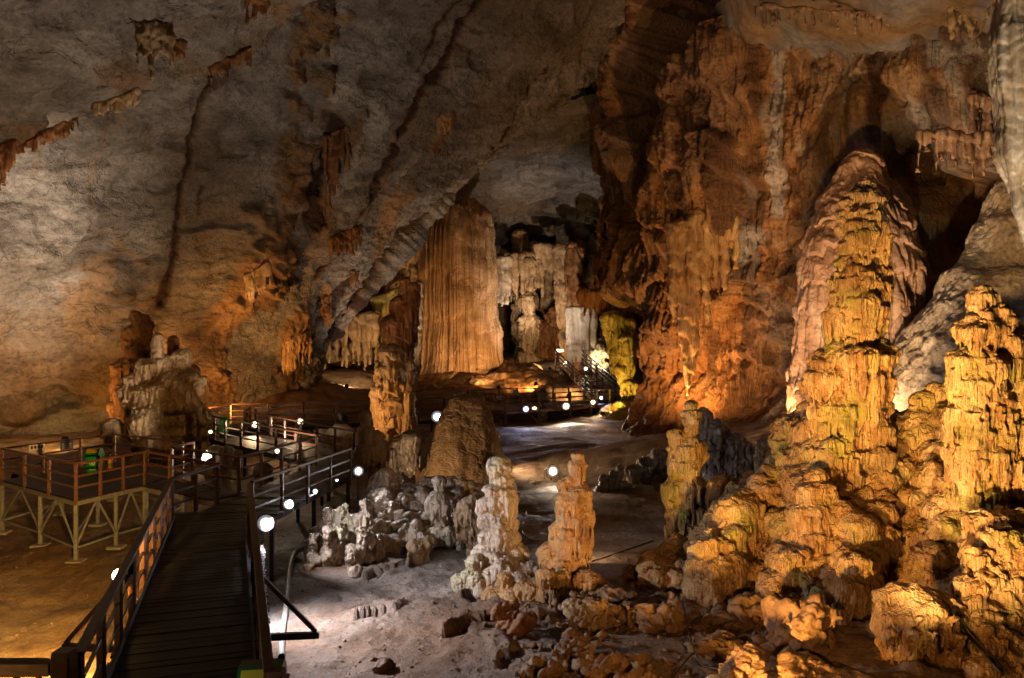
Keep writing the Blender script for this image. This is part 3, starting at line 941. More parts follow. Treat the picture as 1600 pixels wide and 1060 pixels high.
def terraces():
    b = Blob(5)
    # stepped rimstone apron spreading right from the foot of the dome
    for i, (x0, x1, py, Y, dy) in enumerate([(700, 800, 562, 74, 3.0), (690, 840, 572, 72.5, 3.2), (680, 870, 580, 71, 3.2), (655, 890, 588, 69.5, 3.2), (640, 905, 597, 68, 3.0)]):
        n = 12
        for k in range(n):
            x = x0 + (x1 - x0) * (k + 0.5) / n
            c = P(x, py + b.r.normal() * 1.2, Y + b.r.normal() * 0.5)
            b.ell((c[0], c[1] + 1.2, c[2] - 0.55), ((x1 - x0) / n * Y / FPX * 1.25, dy * 0.9, 0.62), 0.2)
    fused('rimstone_terrace', b, M['dome'], 0.11, dict(tier=(0.35, 0.1), rib=(0.8, 0.12), lump=(0.5, 0.15), fine=0.04, seed=8), 'layered rimstone terraces spreading from the foot of the great dome', 'rimstone')
    b = Blob(6)
    for k in range(16):
        x = 650 + 260 * (k + 0.5) / 16
        c = P(x, 607 + b.r.normal() * 1.5, 66.5)
        b.ell((c[0], c[1], c[2] - 1.0), (1.2, 2.0, 1.35), 0.2)
    fused('flowstone_bank', b, M['dome'], 0.12, dict(tier=(0.6, 0.05), rib=(0.8, 0.15), lump=(0.5, 0.1), fine=0.04, seed=9), 'low rounded flowstone bank lit behind the far platform', 'flowstone')


terraces()

_far = [
    ('tan', 'tall ribbed column in the middle of the back chamber', 812, 90, [(812, 360, 450, 13), (812, 430, 500, 15), (815, 470, 560, 17)]),
    ('tan', 'thick greenish-brown column with a bulging foot in the back chamber', 828, 86, [(828, 400, 470, 12), (826, 455, 500, 16), (826, 490, 556, 18)]),
    ('tan', 'slender dark column behind the thick column of the back chamber', 856, 91, [(856, 390, 470, 10), (856, 460, 565, 13)]),
    ('brown', 'dark lumpy rock pillar left of the lit exit sign', 850, 88, [(850, 500, 565, 24), (868, 480, 565, 18)]),
    ('tan', 'broad fluted pillar hanging down left of the pale curtain', 877, 80, [(878, 383, 480, 13), (880, 440, 540, 12), (884, 500, 560, 10)]),
    ('brown', 'dark knobbly pillar beside the broad fluted pillar', 898, 78, [(898, 380, 470, 15), (905, 440, 500, 14)]),
]
for i, (m, lab, cx, Y, tr) in enumerate(_far):
    tower('rock_column', lab, Y, tr, M[m], 0.13, dict(FL_FAR, seed=20 + i), cat='rock column', seed=30 + i)

def hanging(name, label, Y, items, mat, voxel, fl, cat='stalactites', seed=0, group=None, slab=True, stick=None):
    """items: (px, top py, bottom py, half width px); tapering drips joined at the top"""
    b = Blob(seed)
    s = Y / FPX
    prev = None
    for (cx, yt, yb, hw) in items:
        if stick:
            hp_, _n = hit(max(4, cx), max(4, yt), stick)
            if hp_ is not None: Y = hp_[1] - 0.05; s = Y / FPX
        a = P(cx, yt, Y + (0 if stick else b.r.normal() * hw * s * 0.5))
        e = P(cx + b.r.normal() * 1.0, yb, a[1])
        b.cone(a, (a + e * 2) / 3, hw * s, hw * s * 0.62, n=8, bend=0.01)
        b.cone((a + e * 2) / 3, e, hw * s * 0.66, max(hw * s * 0.16, voxel * 0.7), n=7)
        if slab and prev is not None:
            b.cone(prev, a, hw * s * 0.9, hw * s * 0.9, n=6)
        prev = a
        if slab:
            b.ell(a + [0, hw * s * 0.5, 0.0], (hw * s * 1.05, hw * s * 1.2, hw * s * 0.8), 0.2)
    return fused(name, b, mat, voxel, fl, label, cat, group, smooth=1)


r_ = np.random.default_rng(2)
hanging('stalactite_cluster', 'pale drips hanging from the far ceiling right of the great dome', 86, [(782 + 5 * k, 395 + r_.random() * 8, 420 + r_.random() * 50, 4 + 2 * r_.random()) for k in range(14)], M['tan'], 0.12, dict(FL_FAR, seed=41), seed=41)
hanging('stalactite_cluster', 'long pale stalactites hanging beside the edge of the great dome', 84, [(776 + 4 * k, 405, 455 + r_.random() * 35, 4.5) for k in range(6)], M['pale'], 0.12, dict(FL_FAR, seed=42), seed=42)
hanging('stalactite_cluster', 'orange tinted stalactites at the middle of the far ceiling', 84, [(838 + 5 * k, 385, 410 + r_.random() * 30, 4.5) for k in range(6)], M['tan'], 0.12, dict(FL_FAR, seed=43), seed=43)
hanging('stone_curtain', 'pale striped stone curtain above the far stairs', 73, [(887 + 5.2 * k, 482 + 2 * r_.random(), 556 + 22 * r_.random() + 3 * k, 4.2) for k in range(9)], M['pale'], 0.1, dict(tier=(0, 0), rib=(2.2, 0.12), lump=(0.6, 0.1), fine=0.03, seed=44), cat='stone curtain', seed=44)
hanging('stone_curtain', 'wide row of tan drapery hanging behind the central column', 69, [(478 + 9 * k + 3 * r_.random(), 520 - 2.6 * k + 4 * r_.random(), 566 + 26 * r_.random(), 5.5) for k in range(13)], M['tan'], 0.1, dict(FL_FAR, rib=(1.8, 0.22), seed=45), cat='stone curtain', seed=45)
hanging('stone_curtain', 'greenish lit drapery close left of the great dome', 70.5, [(585 + 8 * k, 470 - 3 * k, 545 + 40 * r_.random(), 6) for k in range(8)], M['yellow'], 0.1, dict(FL_FAR, rib=(1.8, 0.22), seed=46), cat='stone curtain', seed=46)
b = Blob(51)
for k in range(70):
    c = P(936 + b.r.normal() * 7, 535 + b.r.random() * 42, 74 + b.r.normal() * 0.5)
    b.ell(c, 0.22 + 0.25 * b.r.random(), 0.3)
fused('coral_stone', b, M['white'], 0.1, dict(tier=(0, 0), rib=(2.0, 0.12), lump=(2.5, 0.18), fine=0.08, seed=52), 'bright lacy white stone glowing behind the far stairs', 'cave coral')
# yellow columns right of the far stairs
tower('yellow_column', 'tall yellow lit column right of the far stairs', 60, [(985, 498, 590, 9), (978, 520, 600, 14), (985, 590, 640, 17), (972, 570, 600, 10)], M['yellow'], 0.09, dict(FL_FAR, seed=60, tier=(1.2, 0.12), rib=(2.0, 0.2)), cat='rock column', seed=60)
tower('yellow_column', 'wide yellow-brown fluted column hanging above the far stairs', 63, [(962, 488, 540, 15), (963, 520, 585, 13), (950, 490, 530, 10)], M['yellow'], 0.09, dict(FL_FAR, seed=61, rib=(2.0, 0.25)), cat='rock column', seed=61, base=False)
revolve('flowstone_mound', 'low olive green mound at the foot of the yellow column', 985, 59, [(628, 1), (631, 20), (638, 38), (650, 55), (662, 66)], M['yellow'], dict(FL_FAR, tier=(0.8, 0.08), rib=(1.2, 0.1), seed=62), cat='flowstone mound', nu=200, nv=90, zlow=-2.5)
# brown drips hanging over the alcove of the far stairs
hanging('stalactite_cluster', 'ragged brown drips over the alcove of the far stairs', 64, [(905 + 9 * k, 455 + 4 * r_.random(), 478 + 26 * r_.random() + (18 if k > 6 else 0), 6) for k in range(11)], M['brown'], 0.1, dict(FL_FAR, seed=63), seed=63)

# ------------------------------------------------------------------ right background
FLM = dict(tier=(1.4, 0.16), rib=(1.5, 0.26), lump=(0.6, 0.22), fine=0.03, seed=70, stz=0.1)
revolve('flowstone_mound', 'huge pinkish fluted flowstone mound standing against the ochre wall', 1347, 36.5,
        [(232, 2), (236, 13), (246, 17), (250, 24), (262, 33), (280, 44), (305, 60), (340, 78), (400, 93), (480, 101), (560, 106), (640, 114)], M['mound'], FLM,
        nu=620, nv=420, cat='flowstone mound', squash=0.75, zlow=-0.5)
revolve('flowstone_mound', 'grey slope of ribbed flowstone rising behind the right-hand tower', 1640, 30,
        [(245, 54), (262, 64), (300, 82), (340, 98), (348, 112), (380, 122), (410, 134), (425, 150), (470, 178), (520, 212), (570, 240), (620, 258)], M['slope'], dict(FLM, tier=(2.2, 0.05), rib=(2.2, 0.10), lump=(0.5, 0.3), seed=74, stz=0.2, rip=0.0),
        nu=760, nv=420, cat='flowstone slope', squash=0.8, zlow=-0.5)
# hanging columns on the ochre wall
cols = [(1050, 355, 510, 9), (1064, 350, 540, 8), (1078, 370, 560, 9), (1090, 330, 470, 10), (1104, 345, 520, 8), (1118, 330, 440, 9), (1132, 345, 455, 10), (1150, 320, 420, 8), (1086, 400, 600, 10), (1072, 480, 620, 10)]
hanging('stalactite_cluster', 'row of long knobbly columns hanging down the ochre wall', 46.2, cols, M['orange'], 0.085, dict(FL_MID, tier=(1.1, 0.16), seed=76), cat='stalactites', seed=76)
hanging('stalactite_cluster', 'fringe of brown stalactites high on the wall left of the white stalactite', 32.5, [(1436 + 6.4 * k, 205 + 8 * r_.random(), 222 + 58 * r_.random() ** 1.5, 3.8) for k in range(20)], M['mound'], 0.075, dict(FL_MID, seed=77), seed=77)
hanging('stalactite_cluster', 'sharp brown stalactites hanging from the pale ceiling at the top right', 34, [(1486 + 7 * k, -18, 30 + 36 * r_.random(), 6) for k in range(7)], M['tan'], 0.07, dict(FL_MID, seed=78), seed=78)
hanging('stalactite_cluster', 'short brown drips under the pale ceiling above the pink mound', 37, [(1390 + 6 * k, -12, 14 + 26 * r_.random(), 6) for k in range(4)], M['brown'], 0.08, dict(FL_MID, seed=79), seed=79)
hanging('stalactite_cluster', 'pair of small brown stalactites beside the top of the white stalactite', 30, [(1552, -15, 14, 6), (1562, -15, 10, 5), (1524, 62, 80, 4)], M['tan'], 0.06, dict(FL_MID, seed=80), seed=80)
hanging('stalactite_cluster', 'line of thin drips along the lower edge of the pale ceiling', 36.5, [(1180 + 13 * k, 8 + 6 * r_.random() + k * 0.6, 24 + 26 * r_.random() + k * 0.6, 3.2) for k in range(19)], M['mound'], 0.06, dict(FL_MID, seed=83), seed=83)
hanging('stalactite_cluster', 'ragged drips beside the dark hollow high on the right wall', 35, [(1520 + 7 * k, 150 + 8 * r_.random(), 200 + 60 * r_.random(), 5) for k in range(6)], M['mound'], 0.065, dict(FL_MID, seed=84), seed=84)
b = Blob(81)
for k in range(26):
    a0 = k / 26 * 2 * np.pi
    rr = 50 * 14 / FPX
    x0, y0 = P(1634, 0, 14)[0] + np.cos(a0) * rr, 14 + np.sin(a0) * rr * 0.8
    k1 = 0.9 + 0.2 * b.r.random()
    zt = P(0, -60, 14)[2]; z1 = P(0, 60, 14)[2]; z2 = P(0, 235 + 40 * b.r.random(), 14)[2]; z3 = P(0, 330 + 150 * b.r.random(), 14)[2]
    cx, cy = P(1634, 0, 14)[0], 14
    q = lambda f: (cx + np.cos(a0) * rr * f * k1, cy + np.sin(a0) * rr * f * 0.8 * k1)
    b.cone((*q(1.0), zt), (*q(1.38), z1), 0.11, 0.12)
    b.cone((*q(1.38), z1), (*q(1.15), z2), 0.12, 0.10)
    b.cone((*q(1.15), z2), (*q(0.45), z3), 0.10, 0.05)
b.ell(P(1634, 60, 14), (0.75, 0.6, 1.6)); b.ell(P(1634, 190, 14), (0.6, 0.5, 1.2)); b.cone(P(1634, -60, 14), P(1634, 250, 14), 0.5, 0.5); b.cone(P(1634, 240, 14), P(1634, 440, 14), 0.45, 0.12)
fused('stalactite', b, M['white'], 0.03, dict(tier=(0.25, 0.025), rib=(7, 0.035), lump=(1.5, 0.04), fine=0.01, seed=82, stz=0.06), 'large white and tan draped stalactite hanging at the right edge', 'stalactite')

# ------------------------------------------------------------------ hanging things on the vault
for k, (lab, items, m) in enumerate([
        ('tan fringe of drips under the upper left ledge', [(212 + 3.6 * i, 34 + r_.random() * 5, 78 + 66 * r_.random() * (1 - abs(i - 8) / 13), 2.4) for i in range(17)], 'tan'),
        ('short dark fringe just right of the tan drips on the ledge', [(272 + 4 * i, 66, 84 + 16 * r_.random(), 3) for i in range(5)], 'brown'),
        ('rusty brown stalactites hanging at the left edge', [(-4 + 5 * i, 232 - 2 * i, 312 - 14 * i + 12 * r_.random(), 5) for i in range(6)], 'brown'),
        ('dark stalactites hanging at the top left of the brown streak', [(385 + 8 * i, -25, 22 + 22 * r_.random(), 5) for i in range(5)], 'brown'),
        ('rusty curtain of drips under the small overhang in mid wall', [(517 + 5 * i, 372 - 2.0 * i, 396 + 14 * r_.random() - i, 4) for i in range(10)], 'brown'),
        ('small rusty drip cluster below the mid-wall curtain', [(548 + 4 * i, 424, 442 + 10 * r_.random(), 3.2) for i in range(4)], 'brown'),
        ('orange lit drapery near the end of the grey wall', [(444 + 5.5 * i, 536 - 2.2 * i, 582 - 3 * i + 12 * r_.random(), 4.5) for i in range(8)], 'orange'),
        ('brown drip fringe low on the grey wall', [(385 + 5 * i, 432 - 3 * i, 462 - 3 * i + 14 * r_.random(), 3.5) for i in range(8)], 'tan'),
        ('small rust coloured drip cluster low on the wall beside the arch', [(500 + 4 * i, 470 - 2 * i, 492 + 10 * r_.random(), 3) for i in range(5)], 'brown'),
        ('dark hanging fan of drips beside the brown flow band', [(508 + 7 * i, 215 - 3 * i, 330 - 15 * i + 16 * r_.random(), 4) for i in range(6)], 'brown'),
        ('long fringe of tiny drips along the left part of the dark ledge', [(20 + 6 * i, 232 - 3.0 * i + 3 * r_.random(), 244 - 3.0 * i + 12 * r_.random(), 2.6) for i in range(18)], 'brown'),
        ('ochre fringe of drips along the middle of the dark ledge', [(150 + 6 * i, 164 - 2.2 * i, 176 - 2.2 * i + 14 * r_.random(), 3) for i in range(12)], 'tan'),
        ('dark fringe of drips where the ledge meets the long crack', [(330 + 6 * i, 108 - 3.5 * i, 122 - 3.5 * i + 18 * r_.random(), 3) for i in range(11)], 'brown'),
        ('pale hanging flake of drips on the upper vault', [(684 + 5 * i, 180 + 3 * abs(i - 2), 205 + 8 * r_.random(), 3.5) for i in range(5)], 'orange')]):
    cx = np.mean([q[0] for q in items]); cy = np.mean([q[1] for q in items])
    hp, hn = hit(max(6, cx), max(6, cy))
    Y = (hp[1] if hp is not None else 42) - 0.25
    hanging('stalactite_cluster', lab, Y, items, M[m], 0.07, dict(FL_MID, tier=(0.9, 0.1), rib=(3.4, 0.1), seed=90 + k), seed=90 + k, stick='cave_vault')

# ------------------------------------------------------------------ left formation
def lf(b):
    for k in range(44):
        c = P(255 + b.r.normal() * 28, 640 + b.r.normal() * 34, 39.2 + b.r.random() * 1.2)
        b.bell(c, 0.35 + 0.3 * b.r.random(), 0.9 + 0.7 * b.r.random(), drips=9)


tower('rock_formation', 'pale craggy formation with a thin spire behind the left platform', 40,
      [(246, 520, 585, 9, -0.3), (244, 560, 640, 18), (240, 590, 690, 32), (275, 575, 690, 30), (258, 620, 715, 50), (300, 592, 640, 14, -0.5), (304, 625, 690, 18, -0.5), (307, 660, 715, 17), (208, 585, 632, 13), (215, 610, 660, 18), (285, 545, 620, 14), (228, 560, 640, 16), (262, 555, 630, 14), (294, 575, 640, 12)],
      M['tan'], 0.07, dict(FL_MID, rib=(3.4, 0.2), seed=101), cat='rock formation', seed=101, extra_fn=lf, warts=60)
tower('rock_formation', 'dark jagged tower of stone behind the pale craggy formation', 43.5,
      [(217, 487, 540, 13), (211, 505, 580, 17), (226, 500, 590, 15), (222, 530, 620, 26), (203, 555, 700, 28), (235, 575, 700, 32)], M['brown'], 0.08, dict(FL_MID, rib=(3.0, 0.25), lump=(1.0, 0.25), seed=103), cat='rock formation', seed=103, warts=40)
tower('rock_formation', 'dark knobbly tower just right of the thin pale spire', 42.5,
      [(270, 524, 570, 9), (276, 545, 620, 15), (290, 565, 680, 19)], M['brown'], 0.08, dict(FL_MID, rib=(3.0, 0.25), seed=104), cat='rock formation', seed=104, warts=25)
tower('stalagmite', 'small pale rounded stalagmite behind the walkway junction', 33.5, [(355, 697, 730, 10), (354, 722, 757, 9)], M['pale'], 0.05, dict(FL_NEAR, seed=105), seed=105)
tower('stalagmite', 'small white crusted stalagmite left of the pale rounded one', 34.2, [(338, 697, 725, 10), (336, 715, 760, 12), (325, 705, 750, 8)], M['pale'], 0.05, dict(FL_NEAR, seed=106), seed=106)
tower('stalagmite', 'low tan mound between the two far walkways', 36, [(412, 722, 758, 15)], M['tan'], 0.06, dict(FL_NEAR, seed=107), seed=107)
tower('stalagmite', 'wide pale boulder-like mound beyond the walkway rail', 42, [(533, 662, 715, 27), (505, 672, 715, 26), (480, 676, 715, 20)], M['pale'], 0.08, dict(tier=(0, 0), rib=(1.2, 0.03), lump=(0.9, 0.12), fine=0.03, seed=108), cat='mound', seed=108)
tower('stalagmite', 'small orange lit cone beside the wide pale mound', 39, [(548, 677, 712, 10)], M['orange'], 0.06, dict(FL_NEAR, seed=109), seed=109)

# ------------------------------------------------------------------ central column
tower('rock_column', 'tall craggy central column lit warm on its left side', 41,
      [(594, 561, 612, 8), (612, 540, 600, 18), (609, 560, 640, 23), (622, 590, 650, 15), (600, 600, 680, 19), (616, 618, 700, 29), (610, 650, 730, 31), (638, 680, 745, 24), (625, 700, 750, 34)],
      M['tan'], 0.07, dict(FL_MID, tier=(0.7, 0.13), seed=111), cat='rock column', seed=111)
tower('rock_column', 'dark upper pillar standing behind the craggy central column', 45,
      [(632, 432, 500, 10), (622, 462, 540, 15), (617, 490, 580, 20), (614, 530, 660, 22), (646, 440, 540, 10), (638, 480, 600, 12)], M['brown'], 0.08, dict(FL_MID, seed=112), cat='rock column', seed=112)
tower('stalagmite', 'thin upright stone pillar on the right of the central column', 40.2, [(641, 563, 585, 5), (641, 578, 620, 6), (640, 610, 660, 8), (638, 645, 710, 11)], M['tan'], 0.055, dict(FL_NEAR, tier=(0.5, 0.05), seed=113), seed=113)
tower('stalagmite', 'dark leaning slab column farther back beside the dome', 62, [(655, 440, 520, 7), (650, 500, 600, 9)], M['tan'], 0.09, dict(FL_MID, seed=114), cat='rock column', seed=114)
tower('stalagmite', 'grey knobbly stalagmite with drooping drips beside the white floodlight', 29.5,
      [(572, 642, 668, 9), (571, 662, 700, 12), (590, 673, 690, 12), (592, 686, 735, 16), (572, 690, 728, 15), (563, 700, 735, 11), (592, 725, 770, 16), (590, 755, 790, 18)], M['tan'], 0.05, dict(FL_NEAR, seed=115), seed=115)
tower('stalagmite', 'dark lumps at the foot of the central column', 34, [(625, 680, 720, 14), (640, 672, 740, 16), (612, 690, 750, 18)], M['darkrock'], 0.06, dict(FL_NEAR, seed=116), cat='rock', seed=116)

# ------------------------------------------------------------------ the ribbed mound in the middle
revolve('flowstone_mound', 'big brown bell-shaped mound with finely ribbed skin in mid cave', 726, 36,
        [(618, 1), (619, 13), (624, 23), (636, 31), (655, 42), (680, 54), (705, 64), (735, 73), (762, 78)], M['ribbed'],
        dict(tier=(0.5, 0.05), rib=(2.2, 0.07), lump=(0.7, 0.22), fine=0.03, seed=120, stz=0.08, rip=0.006), nu=620, nv=420, cat='flowstone mound', zlow=-2.4)

# ------------------------------------------------------------------ middle cluster
def cluster_extra(b):
    for k in range(190):
        x = 590 + 160 * b.r.random()
        y = 770 + 75 * b.r.random() - 14 * math.exp(-((x - 690) / 60) ** 2)
        c = P(x, y, 27.6 - (y - 770) * 0.03 + b.r.normal() * 0.25)
        if b.r.random() < 0.2:
            b.ell(c, 0.12 + 0.16 * b.r.random(), 0.25)
        else:
            b.bell(c, 0.08 + 0.15 * b.r.random(), 0.35 + 0.6 * b.r.random(), drips=8)
    for k in range(24):
        c = P(590 + 150 * k / 23, 800 + 12 * b.r.normal(), 28.2)
        b.ell(c, (0.6, 0.6, 0.9), 0.2)


tower('flowstone_cluster', 'long lumpy bank of wet flowstone behind the cracked floor', 27.5,
      [(600, 760, 860, 22), (640, 768, 862, 26), (672, 762, 850, 22), (612, 790, 850, 20), (660, 800, 862, 24), (705, 745, 790, 14, 0.6), (585, 800, 850, 14)], M['pale'], 0.045, dict(FL_LUMP, seed=131), cat='flowstone bank', seed=131, extra_fn=cluster_extra)
tower('stalagmite', 'green-tinged mushroom stalagmite with a small cone on top', 26, [(687, 743, 768, 10), (688, 766, 800, 17), (690, 770, 815, 25), (690, 795, 862, 14), (676, 775, 812, 12)], M['pale'], 0.04, dict(FL_NEAR, tier=(0.4, 0.03), seed=132), seed=132)
tower('stalagmite', 'rough brown overhanging lump right of the green-tinged mushroom', 25, [(735, 778, 828, 25), (728, 790, 840, 20), (748, 800, 870, 20), (742, 770, 800, 12)], M['tan'], 0.042, dict(FL_LUMP, seed=133), cat='rock lump', seed=133)
tower('stalagmite', 'dark wet lumps behind the rough brown overhanging lump', 29, [(720, 752, 800, 18), (745, 755, 810, 22), (765, 770, 820, 20)], M['darkrock'], 0.05, dict(FL_LUMP, seed=134), cat='rock lump', seed=134)
tower('boulder', 'rounded boulder below the green-tinged mushroom', 24.8, [(655, 842, 868, 20), (668, 838, 862, 14)], M['tan'], 0.045, dict(FL_LUMP, tier=(0, 0), rib=(3, 0.02), seed=135), cat='boulder', seed=135)


def small_extra(b):
    for k in range(34):
        x = 488 + 95 * b.r.random(); c = P(x, 822 + 40 * b.r.random(), 24.6 + b.r.normal() * 0.4)
        b.bell(c, 0.07 + 0.08 * b.r.random(), 0.3 + 0.45 * b.r.random(), drips=7)
    for k in range(60):
        x = 490 + 90 * b.r.random(); y = 835 + 40 * b.r.random()
        b.ell(P(x, y, 24.8 + b.r.normal() * 0.4), 0.10 + 0.15 * b.r.random(), 0.25)
    for k in range(14):
        b.ell(P(500 + 80 * b.r.random(), 862, 24.9), (0.35, 0.35, 0.4), 0.2)


tower('stalagmite_cluster', 'cluster of small knobbly grey stalagmites at the edge of the floor', 24.8,
      [(513, 793, 820, 8), (512, 812, 850, 11), (534, 792, 815, 9), (533, 808, 850, 13), (541, 788, 812, 5), (571, 779, 805, 7), (571, 798, 840, 13), (568, 825, 880, 19), (541, 835, 880, 17), (518, 840, 880, 16), (492, 822, 845, 8), (553, 800, 850, 12)],
      M['pale'], 0.035, dict(FL_LUMP, lump=(3.0, 0.09), seed=141), cat='stalagmite cluster', seed=141, extra_fn=small_extra)
tower('stalagmite', 'tiny knobbly stump left of the small stalagmite cluster', 25.0, [(484, 842, 860, 8), (486, 855, 874, 10), (498, 852, 872, 7)], M['pale'], 0.035, dict(FL_LUMP, lump=(3.0, 0.07), seed=142), seed=142)

# ------------------------------------------------------------------ the two stalagmites in front
def s2x(b):
    for k in range(46):
        x = 775 + b.r.normal() * 20; y = 860 + 40 * b.r.random()
        b.bell(P(x, y, 21.9 + b.r.normal() * 0.3), 0.13 + 0.14 * b.r.random(), 0.3 + 0.3 * b.r.random(), drips=8)
    for k in range(16):
        r = 0.25 + 0.22 * b.r.random()
        b.bell(P(748 + 76 * b.r.random(), 876 + 34 * b.r.random(), 21.8 + b.r.normal() * 0.3), r, 0.6 + 0.5 * b.r.random())


tower('stalagmite', 'pale pinkish layered stalagmite with a domed green-tinged head', 22.3,
      [(781, 714, 758, 20), (786, 735, 762, 17), (779, 756, 775, 24), (778, 768, 800, 27), (797, 765, 790, 13), (800, 785, 812, 13), (777, 793, 830, 26), (795, 806, 835, 15), (778, 815, 870, 32), (764, 845, 900, 28), (796, 845, 905, 30), (752, 862, 905, 18), (815, 868, 910, 18), (776, 865, 935, 36)],
      M['pale'], 0.038, dict(FL_NEAR, seed=151), seed=151, extra_fn=s2x, warts=30)


def s1x(b):
    for k in range(34):
        x = 868 + b.r.normal() * 34; y = 888 + 34 * b.r.random()
        b.bell(P(x, y, 21.1 + b.r.normal() * 0.25), 0.16 + 0.22 * b.r.random(), 0.5 + 0.4 * b.r.random())
    for k in range(18):
        r = 0.3 + 0.25 * b.r.random()
        b.bell(P(818 + 108 * b.r.random(), 892 + 32 * b.r.random(), 21.2 + b.r.normal() * 0.3), r, 0.7 + 0.5 * b.r.random())


tower('stalagmite', 'tall orange stalagmite with stacked skirts of drips', 21.6,
      [(904, 705, 728, 9), (903, 718, 762, 13.5), (886, 742, 790, 13), (902, 752, 825, 22), (891, 765, 830, 25), (903, 790, 850, 26), (881, 810, 862, 23), (893, 822, 905, 31), (860, 848, 898, 24), (880, 850, 912, 34), (865, 895, 950, 45), (893, 900, 955, 35)],
      M['orange'], 0.036, dict(FL_NEAR, tier=(0.45, 0.05), lump=(1.8, 0.06), rib=(5.5, 0.05), seed=152), seed=152, extra_fn=s1x, squash=0.95)
tower('stalagmite', 'yellow-green stalagmite with a capped neck at the foot of the right-hand mass', 25,
      [(1080, 626, 645, 9), (1080, 640, 652, 15), (1080, 648, 690, 13), (1058, 667, 715, 14), (1076, 682, 735, 25), (1070, 705, 760, 26), (1060, 742, 790, 25), (1078, 740, 810, 26), (1068, 785, 850, 27), (1080, 800, 870, 30), (1062, 812, 870, 22)],
      M['gold'], 0.042, dict(FL_NEAR, seed=153), seed=153, warts=45)

# ------------------------------------------------------------------ dark background stones
tower('dark_rocks', 'dark wet rounded rocks right of the ground floodlight', 37, [(1010, 715, 770, 18), (1032, 700, 765, 18), (992, 725, 775, 14), (1050, 705, 760, 14)], M['darkrock'], 0.06, dict(FL_LUMP, seed=161), cat='rocks', seed=161)
tower('dark_rocks', 'small dark knobbly stumps beside the dark rounded rocks', 36, [(957, 735, 770, 7), (945, 742, 772, 8), (968, 727, 772, 5), (935, 758, 775, 8), (975, 750, 778, 10)], M['darkrock'], 0.05, dict(FL_LUMP, lump=(3, 0.08), seed=162), cat='rocks', seed=162)
tower('dark_rocks', 'grey stepped rocks behind the yellow-green stalagmite', 31, [(1100, 638, 690, 13), (1120, 655, 715, 22), (1145, 675, 735, 28), (1170, 695, 750, 22), (1115, 690, 750, 24), (1150, 705, 760, 28)], M['darkrock'], 0.055, dict(FL_LUMP, seed=163), cat='rocks', seed=163)
tower('stalagmite', 'small pale grey stalagmite left of the right-hand mass', 28, [(1193, 684, 715, 14), (1190, 708, 745, 13)], M['pale'], 0.05, dict(FL_NEAR, seed=164), seed=164)
tower('boulder', 'flat pale boulder beside the ground floodlight', 38, [(838, 752, 768, 12)], M['tan'], 0.06, dict(FL_LUMP, tier=(0, 0), seed=165), cat='boulder', seed=165)

# ------------------------------------------------------------------ right-hand mass
MASS_TOP = np.array([(1090, 850), (1130, 800), (1160, 760), (1190, 735), (1225, 690), (1240, 645), (1290, 610), (1390, 640), (1440, 640), (1480, 600), (1600, 560), (1680, 560)], float)
MASS_BOT = np.array([(1090, 900), (1150, 930), (1200, 950), (1280, 945), (1360, 930), (1500, 930), (1560, 1040), (1680, 1100)], float)


def mass_Y(px, py):
    y = 22.6 - (py - 640) * 0.0125 - (px - 1300) * 0.0055
    return y + 0.9 * math.sin(px * 0.028) * 0.6 + 0.4 * math.sin(px * 0.061 + py * 0.02)


def mass():
    b = Blob(171)
    for px in np.arange(1110, 1670, 26):
        t = np.interp(px, MASS_TOP[:, 0], MASS_TOP[:, 1]); bo = np.interp(px, MASS_BOT[:, 0], MASS_BOT[:, 1])
        for py in np.arange(t + 34, bo + 10, 30):
            Y = mass_Y(px, py)
            c = P(px + b.r.normal() * 5, py + b.r.normal() * 5, Y + 0.75)
            b.ell(c, (0.62, 0.85, 0.62), 0.25)
    for k in range(34):
        px = 1170 + 450 * b.r.random()
        t = np.interp(px, MASS_TOP[:, 0], MASS_TOP[:, 1]); bo = np.interp(px, MASS_BOT[:, 0], MASS_BOT[:, 1])
        py = t + 10 + (bo - t - 90) * b.r.random()
        r = 0.5 + 0.4 * b.r.random()
        b.bell(P(px, py, mass_Y(px, py) + 0.35), r, 1.5 + 1.4 * b.r.random(), ry=r * 0.7, drips=26)
    for k in range(760):
        px = 1100 + 560 * b.r.random()
        t = np.interp(px, MASS_TOP[:, 0], MASS_TOP[:, 1]); bo = np.interp(px, MASS_BOT[:, 0], MASS_BOT[:, 1])
        py = t + 4 + (bo - t - 30) * b.r.random()
        Y = mass_Y(px, py)
        u = b.r.random()
        r = 0.10 + 0.52 * u ** 3
        c = P(px, py, Y + 0.12 * b.r.normal() - 0.1)
        if b.r.random() < 0.14:
            b.ell(c, (r * 1.1, r, r * 0.8), 0.3)
        else:
            b.bell(c, r, r * (1.8 + 2.6 * b.r.random()), drips=int(9 + 22 * r))
    return fused('flowstone_mass', b, M['gold'], 0.032, dict(FL_LUMP, seed=172), 'huge golden mass of lumpy dripping flowstone filling the lower right', 'flowstone mass')


